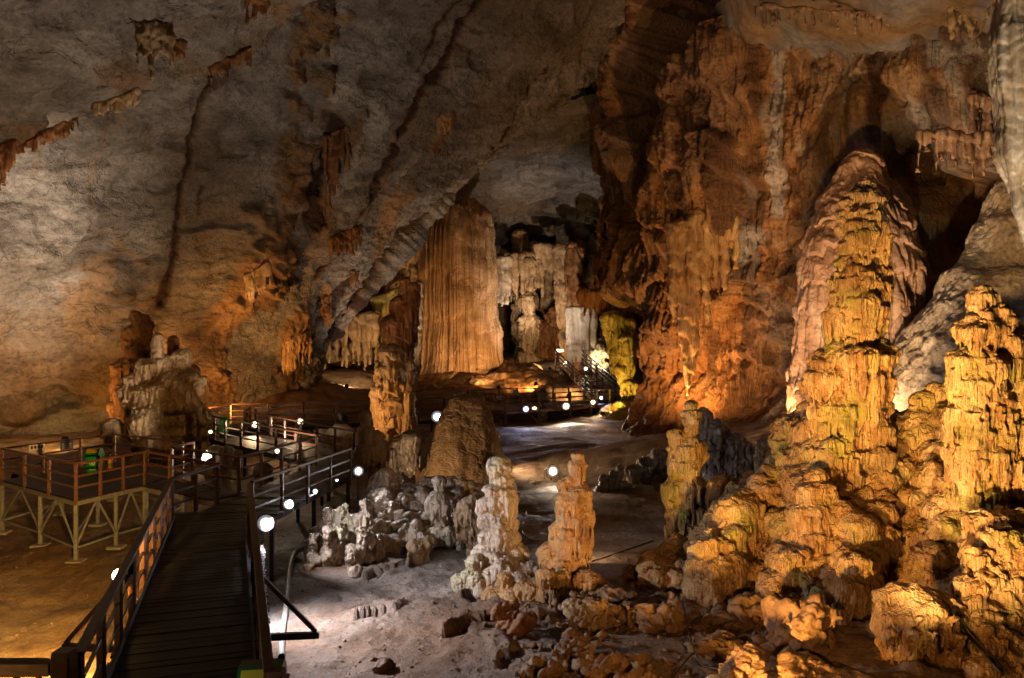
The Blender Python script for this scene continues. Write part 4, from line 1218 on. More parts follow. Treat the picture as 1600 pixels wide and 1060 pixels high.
mass()
tower('stalagmite', 'tall golden tower of stacked dripping tiers in front of the pink mound', 21.4,
      [(1350, 279, 294, 15), (1343, 290, 325, 26), (1355, 300, 330, 24), (1338, 318, 352, 30), (1362, 328, 352, 22), (1345, 340, 372, 37), (1343, 362, 418, 32), (1335, 396, 425, 30), (1340, 410, 500, 44), (1368, 410, 450, 22), (1336, 455, 530, 42), (1325, 470, 545, 36), (1352, 500, 540, 20, -0.4),
       (1328, 530, 590, 52), (1365, 528, 590, 34), (1292, 545, 610, 30), (1300, 560, 650, 40), (1345, 570, 660, 44), (1325, 600, 700, 54), (1350, 640, 720, 42), (1290, 620, 690, 26), (1320, 670, 760, 52)],
      M['gold'], 0.04, dict(FL_NEAR, tier=(0.6, 0.05), seed=181), seed=181, base=False, warts=120)
tower('stalagmite', 'broad golden tower with long white-gold drips at the right edge', 18.3,
      [(1536, 448, 510, 22), (1550, 470, 520, 24), (1530, 490, 560, 36), (1565, 485, 530, 20), (1585, 505, 560, 30), (1522, 535, 600, 40), (1570, 540, 610, 34), (1600, 540, 640, 34), (1525, 570, 660, 42), (1512, 625, 720, 34), (1550, 620, 720, 38), (1590, 640, 740, 36), (1520, 680, 790, 38), (1560, 690, 800, 40), (1600, 720, 820, 36)],
      M['gold'], 0.036, dict(FL_NEAR, seed=182), seed=182, base=False, warts=110)
tower('stalagmite', 'stubby tan stalagmite between the two golden towers', 22, [(1468, 594, 640, 20), (1445, 612, 660, 20), (1470, 610, 660, 26)], M['gold'], 0.045, dict(FL_NEAR, seed=183), seed=183, base=False)
tower('stalagmite', 'drooping golden shelf of drips right of the yellow-green stalagmite', 23.5, [(1130, 742, 790, 26), (1150, 748, 800, 24), (1122, 756, 820, 16), (1165, 755, 815, 18), (1145, 780, 850, 24)], M['gold'], 0.042, dict(FL_NEAR, seed=184), cat='flowstone shelf', seed=184)


def cascade(b):
    for k in range(150):
        px = 1005 + 150 * b.r.random()
        py = np.interp(px, [1000, 1060, 1150], [885, 850, 850]) + b.r.random() * np.interp(px, [1000, 1060, 1150], [20, 62, 70])
        b.ell(P(px, py, 23.2 - (py - 850) * 0.035 + 0.1 * b.r.normal()), 0.13 + 0.17 * b.r.random() ** 2, 0.25)


tower('flowstone_cascade', 'bubbly orange flowstone cascade below the yellow-green stalagmite', 22.8, [(1075, 858, 915, 44), (1120, 850, 920, 40), (1040, 880, 918, 34), (1095, 840, 890, 40)], M['orange'], 0.04, dict(FL_LUMP, tier=(0, 0), rib=(4, 0.03), seed=185), cat='flowstone cascade', seed=185, extra_fn=cascade)
# overhanging block low on the right with a fringe
def block(b):
    for k in range(26):
        x = 1385 + 118 * k / 25
        b.cone(P(x, 985 + 8 * b.r.random(), 15.4 + 0.2 * b.r.normal()), P(x, 1004 + 22 * b.r.random(), 15.4), 0.075, 0.025, n=6)
    for k in range(12):
        b.ell(P(1385 + 110 * b.r.random(), 1030 + 26 * b.r.random(), 16.0), 0.3, 0.25)


tower('boulder', 'big overhanging golden block with a fringe of drips at the bottom right', 15.9, [(1430, 912, 1000, 62), (1470, 925, 1005, 44), (1400, 940, 1010, 34), (1405, 985, 1060, 32)], M['gold'], 0.034, dict(FL_LUMP, lump=(1.6, 0.12), tier=(0, 0), seed=186), cat='boulder', seed=186, extra_fn=block)


def low_right(b):
    for k in range(120):
        px = 1520 + 110 * b.r.random(); py = 820 + 250 * b.r.random()
        if px < 1500 + (py - 800) * 0.16: continue
        r = 0.12 + 0.2 * b.r.random()
        c = P(px, py, 16.6 - (py - 800) * 0.006)
        b.bell(c, r, r * (1.5 + 2 * b.r.random()), drips=10)
    for py in range(830, 1090, 26):
        for px in range(1535, 1660, 26):
            b.ell(P(px + (py - 800) * 0.1, py, 17.3 - (py - 800) * 0.006), 0.5, 0.2)


tower('flowstone_mass', 'lumpy golden flowstone flank at the lower right corner', 17.0, [(1560, 800, 860, 40), (1600, 860, 960, 40)], M['gold'], 0.036, dict(FL_LUMP, rib=(4.5, 0.07), seed=187), cat='flowstone mass', seed=187, base=False, extra_fn=low_right)


# ------------------------------------------------------------------ loose rocks in the right foreground
def boulder(label, px, py, Y, hw, hh, mat, seed, slab=0.0, cat='boulder', fluted=0.0):
    if Y < 26:
        for _ in range(8):
            q = P(px, py, Y)
            Y = 0.5 * Y + 0.5 * (CAMZ - fz(q[0], Y)) * FPX / (py + hh * 0.7 - 530)
    s = Y / FPX
    b = Blob(seed)
    c = P(px, py, Y)
    for k in range(7):
        o = b.r.normal(size=3) * [hw * s * 0.35, hw * s * 0.3, hh * s * 0.25]
        (b.hull if mat in (M['rock'], M['brown']) else b.ell)(c + o, (hw * s * (0.65 + 0.3 * b.r.random()), hw * s * (0.6 + 0.3 * b.r.random()), hh * s * (0.65 + 0.35 * b.r.random())))
    g = fz(c[0], c[1])
    b.ell((c[0], c[1], (c[2] + g) / 2 - 0.1), (hw * s * 0.8, hw * s * 0.8, max(0.15, abs(c[2] - g) / 2 + 0.2)), 0.3)

    def cut(V, N):
        f1, f2, r = worley(V * 2.2 / max(0.4, hw * s * 2), seed)
        d = 0.16 * hw * s * (r[:, 0] - 0.5) * 2 * sm(0, 0.12, f2 - f1)
        if fluted:
            q = V @ np.array([[0.7, 0.3, 0.6], [-0.3, 0.9, 0.2], [-0.6, -0.3, 0.7]], np.float32)
            d = d + fluted * np.abs(noise(q * np.float32([7.0, 2.0, 2.0]), seed))
        return d
    return fused('boulder', b, mat, max(0.022, hw * s / 26), dict(tier=(0, 0), rib=(4, 0.03), lump=(2.2, 0.06), fine=0.035, seed=seed), label, cat, smooth=0, extra=cut)


for i, a in enumerate([
        ('sloping flat-topped slab beside the foot of the orange stalagmite', 952, 935, 20.3, 38, 20, 'rock'),
        ('small upright nub of rock on the rubble left of the tilted slab', 940, 960, 19.4, 15, 24, 'rock'),
        ('spiky crusted rock in front of the orange stalagmite', 908, 965, 19.3, 26, 18, 'tan'),
        ('tilted brown slab in the rubble of the right foreground', 1010, 965, 19.0, 36, 24, 'rock'),
        ('jagged orange rock right of the tilted brown slab', 1050, 965, 18.9, 18, 28, 'rock'),
        ('dark reddish lump on the floor left of the fluted rocks', 800, 972, 19.2, 24, 24, 'brown'),
        ('pair of low red-brown stones on the bare floor', 598, 1040, 16.6, 20, 10, 'brown'),
        ('finely fluted coral rock at the bottom of the photo', 890, 1020, 17.0, 36, 24, 'rock'),
        ('broad fluted coral rock at the bottom edge left of the black cables', 960, 1045, 16.3, 52, 20, 'rock'),
        ('low crusted rock at the bottom edge left of the fluted coral rocks', 850, 1045, 16.5, 30, 14, 'rock'),
        ('brown rock under the black cables', 1120, 1005, 17.3, 40, 22, 'rock'),
        ('flat ochre rock at the bottom edge right of the black cables', 1165, 1045, 15.9, 44, 18, 'rock'),
        ('dark ribbed overhanging rock left of the big golden block', 1250, 985, 17.0, 58, 34, 'rock'),
        ('reddish rocks below the golden cascade', 1085, 930, 20.5, 28, 16, 'rock'),
        ('lumpy rock between the cascade and the golden mass', 1180, 945, 19.5, 40, 22, 'rock'),
        ('small dark red stones behind the foot of the orange stalagmite', 985, 895, 22.5, 18, 12, 'brown'),
        ('low ochre slab at the bottom edge under the dark ribbed rock', 1255, 1050, 15.2, 46, 14, 'rock'),
        ('knobbly stone beside the grey hose', 558, 893, 22, 10, 9, 'pale'),
        ('small dark stone left of the knobbly stone', 482, 886, 21.5, 7, 6, 'tan'),
        ('dark rounded rock seen behind the far platform rail', 850, 622, 58, 9, 12, 'darkrock')]):
    lab, px, py, Y, hw, hh, m = a
    boulder(lab, px, py, Y, hw, hh, M[m], 200 + i, fluted=0.09 if 'fluted' in lab or 'ribbed' in lab or 'spiky' in lab else 0.0)


def rubble():
    V, F, n = [], [], 0
    rr = np.random.default_rng(77)
    for k in range(760):
        if k < 520:
            px = 800 + 480 * rr.random(); Y = 15.2 + 7.5 * rr.random()
        else:
            px = 450 + 400 * rr.random(); Y = 15.5 + 9.5 * rr.random()
        x = (px - 800) / FPX * Y
        if k >= 520 and not (-4.3 < x < 2): continue
        r = (0.02 + 0.13 * rr.random() ** 4) * (1.1 if k < 520 else 0.55)
        g = fz(x, Y) if False else 0
        V.append((x, Y, r)); n += 1
    for k in range(1500):
        px = -20 + 860 * rr.random(); Y = 14.5 + 14 * rr.random()
        x = (px - 800) / FPX * Y
        if -9.6 < x < -4.4 and not (-5 + (9.3 - Y) * 0.31 + 1.6 < x): continue
        V.append((x, Y, 0.008 + 0.035 * rr.random() ** 3)); n += 1
    A = np.array(V)
    Z = floor_h(A[:, 0], A[:, 1])
    bb = Blob(78)
    for i, (x, y, r) in enumerate(A):
        bb.hull((x, y, Z[i] + r * 0.2), r * (0.75 + 0.7 * rr.random(3)), 11)
    me = mesh_np('rubble', np.concatenate(bb.V), np.concatenate(bb.F), False)
    tag(link('rubble', me, M['rock']), 'scattered stones and grit on the cave floor', 'rubble', kind='stuff')


rubble()

# ------------------------------------------------------------------ timber and steel
def chamfer_cube():
    bm = bmesh.new()
    bmesh.ops.create_cube(bm, size=1.0)
    bmesh.ops.bevel(bm, geom=list(bm.edges), offset=0.06, segments=1, affect='EDGES')
    me = bpy.data.meshes.new('beam'); bm.to_mesh(me); bm.free()
    return me


_beams = {}


def beam_mesh(mat):
    if mat.name not in _beams:
        me = chamfer_cube(); me.materials.append(mat); _beams[mat.name] = me
    return _beams[mat.name]


def beam(name, a, b, w, h, mat, parent, up=(0, 0, 1)):
    """a bar from a to b; w across, h along 'up'; one object, mesh shared by alike bars"""
    a = Vector(a); b = Vector(b)
    d = b - a
    x = d.normalized()
    u = Vector(up)
    if abs(x.dot(u)) > 0.98: u = Vector((0, 1, 0))
    y = u.cross(x).normalized(); z = x.cross(y)
    R = Matrix((x, y, z)).transposed().to_4x4()
    o = bpy.data.objects.new(name, beam_mesh(mat))
    COL.objects.link(o)
    pl = Vector(parent.location) if parent is not None else Vector((0, 0, 0))
    o.matrix_local = Matrix.Translation((a + b) / 2 - pl) @ R @ Matrix.Diagonal((d.length, w, h, 1))
    o.parent = parent
    return o


def lerp(a, b, t):
    return Vector(a) * (1 - t) + Vector(b) * t


def deck(parent, a, b, width, pw, mat, z=0.0, gap=0.012, th=0.05, joists=True, legs=3.0, leg_mat=None, wr=0):
    a = Vector((*a, z)); b = Vector((*b, z))
    d = (b - a); L = d.length; x = d.normalized(); y = Vector((-x.y, x.x, 0))
    n = int(L / pw)
    pw = L / n
    rr = random.Random(int(L * 100))
    for i in range(n):
        c = a + x * (i + 0.5) * pw
        j = rr.uniform(-0.02, 0.02) + 0.03 * wr
        dz = rr.uniform(-0.006, 0.006)
        o = Vector((0, 0, dz - th / 2))
        beam('plank', c - y * (width / 2 + j) + o, c + y * (width / 2 + rr.uniform(-0.02, 0.02)) + o, pw - gap, th, mat, parent)
    if joists:
        for s in (-1, 1):
            k = y * s * (width / 2 - 0.12) + Vector((0, 0, -th - 0.10))
            beam('joist', a + k, b + k, 0.08, 0.16, leg_mat or mat, parent)
    if legs:
        m = max(1, int(L / legs))
        for i in range(m + 1):
            for s in (-1, 1):
                c = a + x * min(L - 0.15, max(0.15, L * i / m)) + y * s * (width / 2 - 0.2)
                g = fz(c.x, c.y) - 0.05
                if z - th - 0.2 - g > 0.3:
                    beam('leg', (c.x, c.y, g), (c.x, c.y, z - th - 0.012), 0.12, 0.12, leg_mat or mat, parent)


def railing(parent, pts, mat, z0=0.0, z1=None, step=1.5, heights=(1.05, 0.70, 0.36), post=0.09, bar=0.06, top=(0.10, 0.07), ends=(True, True), post_mat=None, post_h=1.05):
    """posts along a polyline with a handrail and lower bars between them"""
    pts = [Vector((*p[:2], (p[2] if len(p) > 2 else z0))) for p in pts]
    for k in range(len(pts) - 1):
        a, b = pts[k], pts[k + 1]
        L = (b - a).length
        n = max(1, round(L / step))
        last = k == len(pts) - 2
        for i in range(n + 1):
            if i == n and not (last and ends[1]): continue
            if i == 0 and k == 0 and not ends[0]: continue
            c = lerp(a, b, i / n)
            beam('railing_post', c - Vector((0, 0, 0.16)), c + Vector((0, 0, post_h - 0.004)), post, post, post_mat or mat, parent)
        x = (b - a).normalized()
        for q, hgt in enumerate(heights):
            w, h = top if q == 0 else (bar * 0.7, bar)
            z = Vector((0, 0, hgt + (top[1] / 2 if q == 0 else 0)))
            nm = 'handrail' if q == 0 else 'rail'
            if q == 0:
                beam(nm, a + z - x * 0.03, b + z + x * 0.03, w, h, mat, parent)
            else:
                for i in range(n):
                    c0, c1 = lerp(a, b, i / n), lerp(a, b, (i + 1) / n)
                    beam(nm, c0 + z + x * post * 0.5, c1 + z - x * post * 0.5, w, h, mat, parent)


# --- main boardwalk A (from under the camera) and its branch B to the right
A0, A1 = (-3.95, 9.3), (-8.4, 22.9)
wA = empty('boardwalk', (A0[0], A0[1], 0), 'dark timber boardwalk running away from the viewer at the lower left', 'boardwalk', 'boardwalks through the cave')
deck(wA, A0, A1, 2.35, 0.21, M['wood'], legs=3.5)
railing(wA, [(-5.28, 9.75), (-9.32, 21.9), (-8.95, 24.3)], M['redwood'], step=1.55, post=0.1, heights=(1.03, 0.68, 0.34), top=(0.13, 0.07))
railing(wA, [(-2.83, 9.3), (-6.95, 21.2)], M['redwood'], step=1.55, post=0.1, heights=(1.03, 0.68, 0.34), top=(0.13, 0.07))
# outriggers that stay the rails
for s, Y in ((1, 13.5), (-1, 13.0)):
    t = (Y - 9.3) / 11.9
    ex = (-2.83 - 4.12 * t) if s > 0 else (-5.28 - 4.04 * (Y - 9.75) / 12.15)
    beam('outrigger_beam', (ex - s * 0.1, Y, -0.14), (ex + s * 1.0, Y + 0.12, -0.14), 0.09, 0.11, M['redwood'], wA)
    beam('outrigger_brace', (ex + s * 0.09, Y, 0.86), (ex + s * 0.95, Y + 0.11, -0.08), 0.07, 0.07, M['redwood'], wA)
beam('kerb_board', (-5.2, 9.7, 0.07), (-9.2, 21.8, 0.07), 0.04, 0.12, M['wood'], wA)
beam('kerb_board', (-2.95, 9.4, 0.07), (-7.05, 21.1, 0.07), 0.04, 0.12, M['wood'], wA)

wB = empty('boardwalk', (-7.7, 23.0, 0), 'dark boardwalk branch passing behind the row of white floodlights', 'boardwalk', 'boardwalks through the cave')
deck(wB, (-7.75, 22.6), (-6.5, 32.6), 2.3, 0.22, M['wood'], z=-0.012, legs=3.3)
railing(wB, [(-6.95, 21.4), (-5.62, 27.8)], M['redwood'], step=1.5, post=0.09)
railing(wB, [(-8.8, 25.8), (-7.62, 31.2)], M['redwood'], step=1.4, post=0.1)

# --- branch to the left platform
wC = empty('boardwalk', (-9.0, 25.0, 0), 'short boardwalk linking the main boardwalk to the left platform', 'boardwalk', 'boardwalks through the cave')
deck(wC, (-8.85, 25.05), (-12.25, 27.6), 1.35, 0.2, M['wood'], z=-0.024, legs=2.2, leg_mat=M['steel'])
railing(wC, [(-12.3, 27.0), (-8.98, 24.45)], M['rail'], step=1.35, post=0.08, ends=(False, False))
railing(wC, [(-12.0, 28.2), (-8.85, 25.8)], M['rail'], step=1.3, post=0.08, ends=(True, False))
railing(wC, [(-12.05, 28.35), (-11.75, 29.5)], M['rail'], step=1.2, post=0.08)

# --- steel-legged viewing platform on the left
p1, p2, p3, p4, p5 = (-13.3, 24.4), (-12.42, 27.05), (-12.15, 29.5), (-15.95, 32.1), (-17.75, 27.85)
pl = empty('viewing_platform', (-15, 28, 0), 'square viewing platform on galvanised steel legs at the left', 'viewing platform')
n = 27
for i in range(n):
    t = (i + 0.5) / n
    a = lerp((*p1, 0), (*p3, 0), t); bb = lerp((*p5, 0), (*p4, 0), t)
    if t < 0.5: a = lerp((*p1, 0), (*p2, 0), t / 0.5)
    else: a = lerp((*p2, 0), (*p3, 0), (t - 0.5) / 0.5)
    beam('plank', (a.x, a.y, -0.036), (bb.x, bb.y, -0.036), 0.182, 0.05, M['wood'], pl)
railing(pl, [p1, p2], M['rail'], step=0.95, post=0.085)
railing(pl, [p5, p1], M['rail'], step=2.0, post=0.085, ends=(True, False))
railing(pl, [p5, p4], M['rail'], step=1.35, post=0.085, ends=(False, True))
railing(pl, [p4, p3], M['rail'], step=1.9, post=0.085, ends=(False, True))


def v(p, z): return Vector((p[0], p[1], z))


def steel(a, b, name='brace', w=0.05, h=0.055):
    beam(name, a, b, w, h, M['steel'], pl)


legs = {}
for nm, q in (('a', p1), ('b', lerp((*p1, 0), (*p2, 0), 0.56)), ('c', p2), ('d', lerp((*p5, 0), (*p1, 0), 0.55)), ('e', p5), ('f', p4), ('g', p3), ('h', lerp((*p5, 0), (*p4, 0), 0.5)), ('i', (-14.6, 28.2))):
    q = (q[0], q[1]); g = fz(*q); legs[nm] = (q, g)
    steel(v(q, g + 0.06), v(q, -0.19), 'leg', 0.10, 0.10)
    beam('footing', (q[0] - 0.24, q[1], g + 0.04), (q[0] + 0.24, q[1], g + 0.04), 0.44, 0.10, M['concrete'], pl)
order = [('a', 'b'), ('b', 'c'), ('c', 'g'), ('g', 'f'), ('f', 'h'), ('h', 'e'), ('e', 'd'), ('d', 'a')]
for u, w_ in order:
    (qa, ga), (qb, gb) = legs[u], legs[w_]
    steel(v(qa, -0.125), v(qb, -0.125), 'edge_beam', 0.08, 0.13)
    steel(v(qa, ga + 0.45), v(qb, gb + 0.45), 'tie_bar', 0.05, 0.06)
    if u in 'abe' or w_ in 'a':
        m = lerp(v(qa, -0.2), v(qb, -0.2), 0.5)
        steel(v(qa, ga + 0.48), lerp(v(qa, -0.21), v(qb, -0.21), 0.47))
        steel(v(qb, gb + 0.48), lerp(v(qa, -0.21), v(qb, -0.21), 0.53))
    if w_ == 'g':
        steel(v(qa, ga + 0.6), lerp(v(qa, -0.21), v(qb, -0.21), 0.6))
for u, w_ in (('d', 'h'), ('b', 'f'), ('a', 'i'), ('i', 'f')):
    (qa, ga), (qb, gb) = legs[u], legs[w_]
    steel(v(qa, -0.14), v(qb, -0.14), 'cross_beam', 0.07, 0.12)
    steel(v(qa, ga + 0.9), v(qb, gb + 0.9), 'tie_bar', 0.05, 0.06)

# --- boardwalks farther back
wD = empty('boardwalk', (-7.2, 32, 0), 'boardwalk with orange lit railing crossing behind the junction', 'boardwalk', 'boardwalks through the cave')
deck(wD, (-6.6, 32.3), (-14.0, 40.4), 2.6, 0.26, M['wood'], z=-0.030, legs=3.5)
railing(wD, [(-14.1, 42.2), (-6.5, 33.0)], M['redwood'], step=1.7, post=0.1)
railing(wD, [(-15.6, 40.6), (-13.7, 38.2), (-7.7, 31.6)], M['redwood'], step=1.7, post=0.1, ends=(True, False))
railing(wD, [(-14.15, 42.2), (-14.6, 44.6)], M['rail'], step=1.1, post=0.09, ends=(False, True))

wE = empty('boardwalk', (-15, 44, 0), 'long low boardwalk along the foot of the grey wall', 'boardwalk', 'boardwalks through the cave')
deck(wE, (-15.6, 42.6), (-16.6, 46.6), 2.6, 0.3, M['wood'], z=-0.042, legs=0, joists=False)
deck(wE, (-15.6, 45.4), (-4.6, 50.2), 2.3, 0.3, M['wood'], z=-0.05, legs=4.0)
railing(wE, [(-17.3, 41.0), (-16.9, 44.0), (-16.4, 46.7), (-8.7, 49.7), (-4.4, 52.0)], M['redwood'], step=1.9, post=0.1)
railing(wE, [(-14.2, 44.3), (-8.2, 46.9), (-5.6, 48.4)], M['redwood'], step=1.9, post=0.1)

# far platform on timber posts
F0, F1, F2, F3, F4 = (-2.6, 58.2), (-0.43, 54.2), (4.2, 57.6), (7.4, 60.6), (-3.6, 61.4)
wF = empty('viewing_platform', (1.5, 59, 0), 'far timber platform on posts below the great dome', 'viewing platform')
n = 26
for i in range(n):
    t = (i + 0.5) / n
    a = lerp((*F1, 0), (*F3, 0), t); bb = lerp((*F0, 0), (6.6, 63.4, 0), t) + Vector((-0.4, 1.2, 0))
    beam('plank', (a.x, a.y, -0.03), (bb.x, bb.y, -0.03), 0.34, 0.06, M['wood'], wF)
railing(wF, [F0, F1, F2, F3], M['redwood'], step=1.5, post=0.13, post_h=1.12, bar=0.07)
railing(wF, [(-3.3, 59.6), (-1.0, 61.2), (3.2, 62.5), (7.0, 64.2)], M['redwood'], step=1.6, post=0.13, bar=0.07)
railing(wF, [(-4.4, 52.0, 0), (-3.4, 57.6, 0.0)], M['redwood'], step=1.9, post=0.12, bar=0.07)
for q in (F0, F1, F2, F3, (1.9, 55.9), (-1.5, 56.2), (5.8, 59.1)):
    g = fz(*q)
    beam('leg', (q[0], q[1], g - 0.1), (q[0], q[1], -0.07), 0.2, 0.2, M['wood'], wF)
    if q not in (F0, F3):
        beam('brace', (q[0] - 0.05, q[1] - 0.02, g + 0.1), (q[0] - 0.9, q[1] + 0.9, -0.1), 0.1, 0.1, M['rail'], wF)
beam('edge_beam', (*F0, -0.14), (*F1, -0.14), 0.1, 0.16, M['rail'], wF)
beam('edge_beam', (*F1, -0.14), (*F3, -0.14), 0.1, 0.16, M['rail'], wF)
beam('outrigger_brace', P(840, 622, 57.5), P(849, 646, 57.0), 0.12, 0.12, M['palewood'], wF)
beam('outrigger_beam', P(838, 645, 57.2), P(851, 649, 57.0), 0.14, 0.2, M['palewood'], wF)

# stairs
g0, g1 = np.array(P(948, 622, 62)), np.array(P(888, 566, 73))
st = empty('staircase', (g0[0], g0[1], 0), 'timber staircase climbing to the rear of the cave at the far right', 'staircase')
dirv = Vector((*(g1 - g0)[:2], 0)).normalized(); sd = Vector((dirv.y, -dirv.x, 0))
n = 17
for i in range(n):
    c = Vector(g0) + (Vector(g1) - Vector(g0)) * (i + 0.5) / n
    beam('tread', c - sd * 1.1, c + sd * 1.1, 0.34, 0.06, M['rail'], st)
for s in (-1, 1):
    k = sd * 1.2 * s
    beam('stringer', Vector(g0) + k + Vector((0, 0, -0.1)), Vector(g1) + k + Vector((0, 0, -0.1)), 0.09, 0.28, M['redwood'], st)
    a, b2 = Vector(g0) + k, Vector(g1) + k
    for i in range(8):
        c = lerp(a, b2, i / 7)
        gg = min(c.z - 0.3, fz(c.x, c.y))
        beam('railing_post', (c.x, c.y, gg), (c.x, c.y, c.z + 1.05), 0.12, 0.12, M['redwood'], st)
    for h in (1.08, 0.72, 0.38):
        beam('handrail' if h > 1 else 'rail', a + Vector((0, 0, h)), b2 + Vector((0, 0, h)), 0.09, 0.09, M['redwood'], st)

# --- near fence at the lower left corner
nf = empty('fence', (-6.3, 9.3, 0), 'pale weathered timber fence cut off at the lower left corner', 'fence')
beam('handrail', (-9.2, 9.46, 1.02), (-5.46, 9.5, 1.0), 0.2, 0.16, M['palewood'], nf)
for i in range(14):
    x = -9.0 + i * 0.26
    beam('slat', (x, 9.5, -0.1), (x, 9.5, 0.935), 0.05, 0.06, M['palewood'], nf, up=(0, 1, 0))
beam('fence_post', (-5.33, 9.52, -0.3), (-5.33, 9.52, 1.2), 0.22, 0.22, M['redwood'], nf)
beam('bottom_rail', (-9.2, 9.5, 0.1), (-5.46, 9.5, 0.1), 0.06, 0.1, M['palewood'], nf)
beam('end_post', (-2.72, 9.25, -0.3), (-2.72, 9.25, 1.08), 0.17, 0.17, M['redwood'], wA)


# ------------------------------------------------------------------ bins, extinguisher, signs
def prism(name, rings, mat, parent, loc=(0, 0, 0), rz=0.0, bev=0.012):
    """stack of rectangular rings (z, half x, half y) closed at both ends"""
    bm = bmesh.new()
    R = []
    for z, hx, hy in rings:
        R.append([bm.verts.new((sx * hx, sy * hy, z)) for sx, sy in ((-1, -1), (1, -1), (1, 1), (-1, 1))])
    for a, b in zip(R, R[1:]):
        for i in range(4):
            bm.faces.new((a[i], a[(i + 1) % 4], b[(i + 1) % 4], b[i]))
    bm.faces.new(R[0][::-1]); bm.faces.new(R[-1])
    bmesh.ops.recalc_face_normals(bm, faces=bm.faces)
    if bev:
        bmesh.ops.bevel(bm, geom=list(bm.edges), offset=bev, segments=2, affect='EDGES')
    me = bpy.data.meshes.new(name); bm.to_mesh(me); bm.free()
    o = link(name, me, mat, parent, loc)
    o.rotation_euler = (0, 0, rz)
    return o


def quad_prism(name, pts, depth, mat, parent, axis=1):
    """polygon in the xz plane pulled along y"""
    bm = bmesh.new()
    f = [bm.verts.new((x, -depth / 2, z)) for x, z in pts]; k = [bm.verts.new((x, depth / 2, z)) for x, z in pts]
    bm.faces.new(f); bm.faces.new(k[::-1])
    for i in range(len(pts)):
        j = (i + 1) % len(pts)
        bm.faces.new((f[i], k[i], k[j], f[j]))
    bmesh.ops.recalc_face_normals(bm, faces=bm.faces)
    me = bpy.data.meshes.new(name); bm.to_mesh(me); bm.free()
    return link(name, me, mat, parent)


